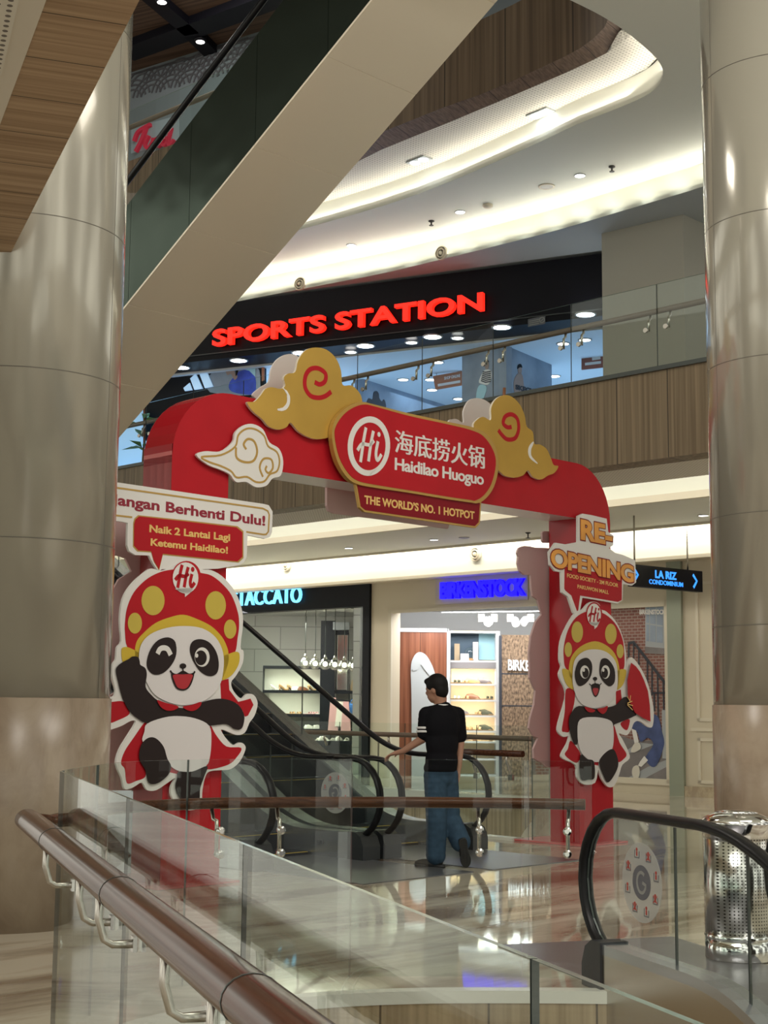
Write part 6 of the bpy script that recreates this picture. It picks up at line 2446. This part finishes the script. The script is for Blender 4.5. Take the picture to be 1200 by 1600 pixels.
# ================================================================== LITTER BIN
bx = onz(1150, 1496, 0)
bx = V((2.09, 8.70, 0))
t = thing('litter_bin', 'chrome perforated round litter bin before the right column', 'bin', bx)
rb_ = .195
m = M()
m.lathe([(rb_ - .02, .002), (rb_, .012), (rb_, .13)], bx, 48)
part('base_band', m, 'chrome', t)
m = M()
m.lathe([(rb_, .13), (rb_, .70)], bx, 48)
part('perforated_body', m, 'can', t)
m = M()
m.lathe([(rb_ + .004, .70), (rb_ + .004, .765), (rb_ + .012, .775), (rb_ + .012, .79), (rb_ - .01, .81), (rb_ - .07, .838)], bx, 48)
part('rim', m, 'chrome', t)
m = M()
m.lathe([(rb_ - .07, .838), (.07, .85), (.001, .852)], bx, 32)
part('lid', m, 'chrome', t)
m = M()
m.lathe([(rb_ + .002, .125), (rb_ + .004, .13), (rb_ + .004, .145), (rb_ + .001, .15)], bx, 48)
part('band_ring', m, 'chrome', t)

# ================================================================== PERSON
def remesh(name, m, mats, parent, voxel, smooth_it=4, label=None):
    o = part(name, m, mats, parent, label)
    md = o.modifiers.new('r', 'REMESH')
    md.mode = 'VOXEL'
    md.voxel_size = voxel
    md.use_smooth_shade = True
    if smooth_it:
        sm = o.modifiers.new('s', 'SMOOTH')
        sm.iterations = smooth_it
        sm.factor = .5
    bpy.context.view_layer.update()
    dg = bpy.context.evaluated_depsgraph_get()
    me = bpy.data.meshes.new_from_object(o.evaluated_get(dg))
    old = o.data
    o.modifiers.clear()
    o.data = me
    bpy.data.meshes.remove(old)
    for p in me.polygons:
        p.use_smooth = True
        p.material_index = 0
    return o


YP = 13.35


def pp(px, py, dy=0.0):
    return ony(px, py, YP + dy)


def limb(m, pts, rs, n=12):
    """tapered limb with round joints"""
    for (a, b), (ra, rb2) in zip(zip(pts, pts[1:]), zip(rs, rs[1:])):
        k = max(2, int((b - a).length / (.5 * min(ra, rb2))))
        for i in range(k + 1):
            m.ball(a.lerp(b, i / k), ra + (rb2 - ra) * i / k, n)


FWp, RTp = E2, E1        # he faces the escalator, away and to the left
man = thing('person', 'young man in black T-shirt and blue jeans, seen from behind, gripping the escalator rail', 'person', pp(690, 1345))
hd = pp(682, 1077)
neck = pp(688, 1104)
face_d = (FWp * .95 + RTp * -.25 - Z * .18).normalized()
side_d = face_d.cross(Z).normalized()
updir = side_d.cross(face_d).normalized()
m = M()
HX = (face_d, side_d, updir)
m.ball(hd + updir * .015, (.096, .078, .112), 20, 0, HX)
m.ball(hd - updir * .055 + face_d * .030, (.068, .060, .068), 16, 0, HX)
m.ball(hd - updir * .095 + face_d * .055, (.028, .026, .022), 12, 0, HX)
m.ball(hd - updir * .018 + face_d * .100, (.020, .014, .022), 12, 0, HX)
m.ball(hd + updir * .012 + face_d * .088, (.014, .012, .022), 12, 0, HX)
m.ball(hd - updir * .055 + face_d * .090, (.016, .024, .010), 12, 0, HX)
for s_ in (-1, 1):
    m.ball(hd + side_d * .078 * s_ - updir * .012 - face_d * .006, (.022, .010, .032), 12, 0, HX)
    m.ball(hd + side_d * .033 * s_ + updir * .018 + face_d * .082, (.012, .016, .008), 10, 0, HX)
limb(m, [hd - updir * .07 - face_d * .02, neck, pp(690, 1112)], [.056, .055, .066])
chest, waist, pelv = pp(692, 1135), pp(690, 1180), pp(688, 1206)
TX = (FWp, RTp, Z)
m.ball(chest, (.11, .165, .19), 20, 0, TX)
m.ball(waist, (.10, .145, .17), 20, 0, TX)
m.ball(pelv, (.11, .155, .13), 20, 0, TX)
shL = pp(669, 1117) - RTp * .02 - FWp * .0
shR = pp(714, 1117, .12)
elL, wrL, haL = pp(664, 1152, -.02), pp(630, 1173.5, .06), pp(615, 1178.5, .10)
elR, wrR, haR = pp(719, 1158, .14), pp(717, 1198, .10), pp(715, 1213, .08)
limb(m, [chest + Z * .13, shL, elL, wrL], [.075, .060, .043, .029])
limb(m, [chest + Z * .13, shR, elR, wrR], [.075, .060, .043, .029])
hipL, hipR = pp(680, 1212, -.03), pp(698, 1212, .05)
knL, anL = pp(682, 1282, -.06), pp(681, 1335, -.02)
knR, anR = pp(703, 1278, .08), pp(721, 1318, -.02)
limb(m, [hipL, knL, anL], [.085, .058, .040])
limb(m, [hipR, knR, anR], [.085, .058, .040])


def hand(m, wrist, palm_c, fdir, ndir, curl, thumb_side, sc=1.0):
    """palm plus five tapered fingers; ndir points out of the back of the hand"""
    f = fdir.normalized()
    n = (ndir - f * ndir.dot(f)).normalized()
    s_ = f.cross(n)
    m.ball(palm_c, (.048 * sc, .040 * sc, .016 * sc), 14, 0, (f, s_, n))
    limb(m, [wrist, palm_c - f * .02], [.026, .024], 10)
    for k, (o_, l) in enumerate(((-.030, .062), (-.010, .074), (.010, .070), (.029, .056))):
        p = palm_c + f * .040 * sc + s_ * o_ * sc
        q = p + (f * cos(curl * .5) - n * sin(curl * .5)) * l * .45 * sc
        r_ = q + (f * cos(curl) - n * sin(curl)) * l * .35 * sc
        e = r_ + (f * cos(curl * 1.5) - n * sin(curl * 1.5)) * l * .28 * sc
        limb(m, [p, q, r_, e], [.0095, .009, .0082, .0072], 8)
    p = palm_c - f * .018 * sc + s_ * thumb_side * .032 * sc
    q = p + (f * .5 + s_ * thumb_side * .75 - n * .3).normalized() * .036 * sc
    e = q + (f * .85 + s_ * thumb_side * .3 - n * .4).normalized() * .03 * sc
    limb(m, [p, q, e], [.013, .011, .009], 8)


hand(m, wrL, haL + Z * .004, (haL - wrL), Z, .75, 1)
hand(m, wrR, haR, (haR - wrR), (-FWp * .2 + RTp), .7, -1)
for an in (anL,):
    m.ball(an - Z * .03, (.05, .04, .03), 12, 0, TX)
m.ball(anR - Z * .03, (.04, .04, .04), 12, 0, TX)
remesh('body', m, 'skin', man, .0085, 3)
# hair
m = M()
m.ball(hd + updir * .040 - face_d * .014, (.106, .090, .104), 24, 0, HX)
m.ball(hd - updir * .01 - face_d * .045, (.068, .080, .085), 20, 0, HX)
m.ball(hd + updir * .085 + face_d * .055, (.052, .066, .034), 16, 0, HX)
remesh('hair', m, 'hair', man, .009, 2)
# T-shirt
m = M()
m.ball(chest + Z * .02, (.128, .195, .20), 24, 0, TX)
m.ball(chest.lerp(waist, .6), (.125, .175, .20), 24, 0, TX)
m.ball(waist - Z * .05, (.128, .172, .17), 24, 0, TX)
m.ball(pelv + Z * .035, (.132, .176, .09), 24, 0, TX)
limb(m, [pp(690, 1106), chest + Z * .12], [.068, .11])
limb(m, [chest + Z * .125, shL, shL.lerp(elL, .80)], [.085, .078, .078])
limb(m, [chest + Z * .125, shR, shR.lerp(elR, .80)], [.085, .078, .072])
ts = remesh('t_shirt', m, 'shirt', man, .010, 4)
dL = (elL - shL).normalized()
for k in (.58, .74):
    m = M()
    c = shL.lerp(elL, k)
    m.lathe([(.0795, -.010), (.0830, -.006), (.0830, .006), (.0795, .010)], c, 28, axis=dL)
    part('sleeve_stripe', m, 'stripe', ts, 'white stripe round the sleeve')
m = M()
ca = (updir * .9 - FWp * .1).normalized()
m.lathe([(.070, -.008), (.077, -.004), (.077, .012), (.068, .016)], pp(689, 1103.5) - face_d * .01, 28, axis=ca)
part('collar', m, 'stripe', ts, 'white edged collar')
# jeans
m = M()
m.ball(pelv + Z * .02, (.125, .168, .10), 24, 0, TX)
limb(m, [hipL, knL, anL - Z * .005], [.108, .098, .092], 16)
limb(m, [hipR, knR, anR + (anR - knR).normalized() * -.02], [.108, .098, .094], 16)
m.ball(pelv - Z * .06, (.115, .15, .09), 20, 0, TX)
remesh('jeans', m, 'jeans', man, .011, 3)


def trainer(an, fdir, updir_, label=None):
    f = fdir.normalized()
    u_ = (updir_ - f * updir_.dot(f)).normalized()
    s_ = f.cross(u_)
    c = an - u_ * .045 + f * .055
    m = M()
    fp = footprint(.285, .105)
    m.prism([c + f * x + s_ * y - u_ * .045 for x, y in fp], [c + f * x + s_ * y - u_ * .018 for x, y in fp], smooth=True)
    sh_ = part('shoe', m, 'shoeb', man)
    m = M()
    m.ball(c + f * .02 - u_ * .012, (.125, .045, .040), 16, 0, (f, s_, u_))
    m.ball(c - f * .06 + u_ * .012, (.065, .042, .055), 16, 0, (f, s_, u_))
    part('shoe_upper', m, 'shoeb', sh_)


gl_ = V((anL.x, anL.y, .092))
trainer(gl_, FWp * .55 - V((1, 0, 0)) * .75, Z)
trainer(anR - Z * .0, V((.15, .35, -.85)), V((.25, -.85, -.2)) * -1 + V((0, 0, .4)))

# small markings
KQ = PL(G(9.73 - .112, TN), E2)
KQ.n = -E1
escA = bpy.data.objects['escalator']
part('number_mark', lettering(KQ, '50', (495, 1319.5), (503, 1319.5), (495, 1313), .0, .003, .02), 'postdark', escA)
NS = PL(SP.w(0, 0, .02), E3)
t = thing('notice_sticker', 'small grey notice sticker below the right end of the black upper shop header', 'sticker', NS.w(*NS.ab(838, 505)))
m = M()
m.board(NS, NS.pts([(825, 511), (852, 506), (852, 493), (825, 499)]), 0, .004)
part('film', m, 'stickgrey', t)
m = M()
for k in range(3):
    m.ribbon(NS, NS.pts([(827, 502 + 3 * k), (842, 499 + 3 * k)], .006), .012, .004, .006)
m.ribbon(NS, ell(*NS.ab(847, 500), .045, .045, 20), .012, .004, .006, 0, True)
m.ribbon(NS, NS.pts([(844.5, 502), (849.5, 498)], .006), .012, .004, .006)
part('notice_marks', m, 'sticker', t)
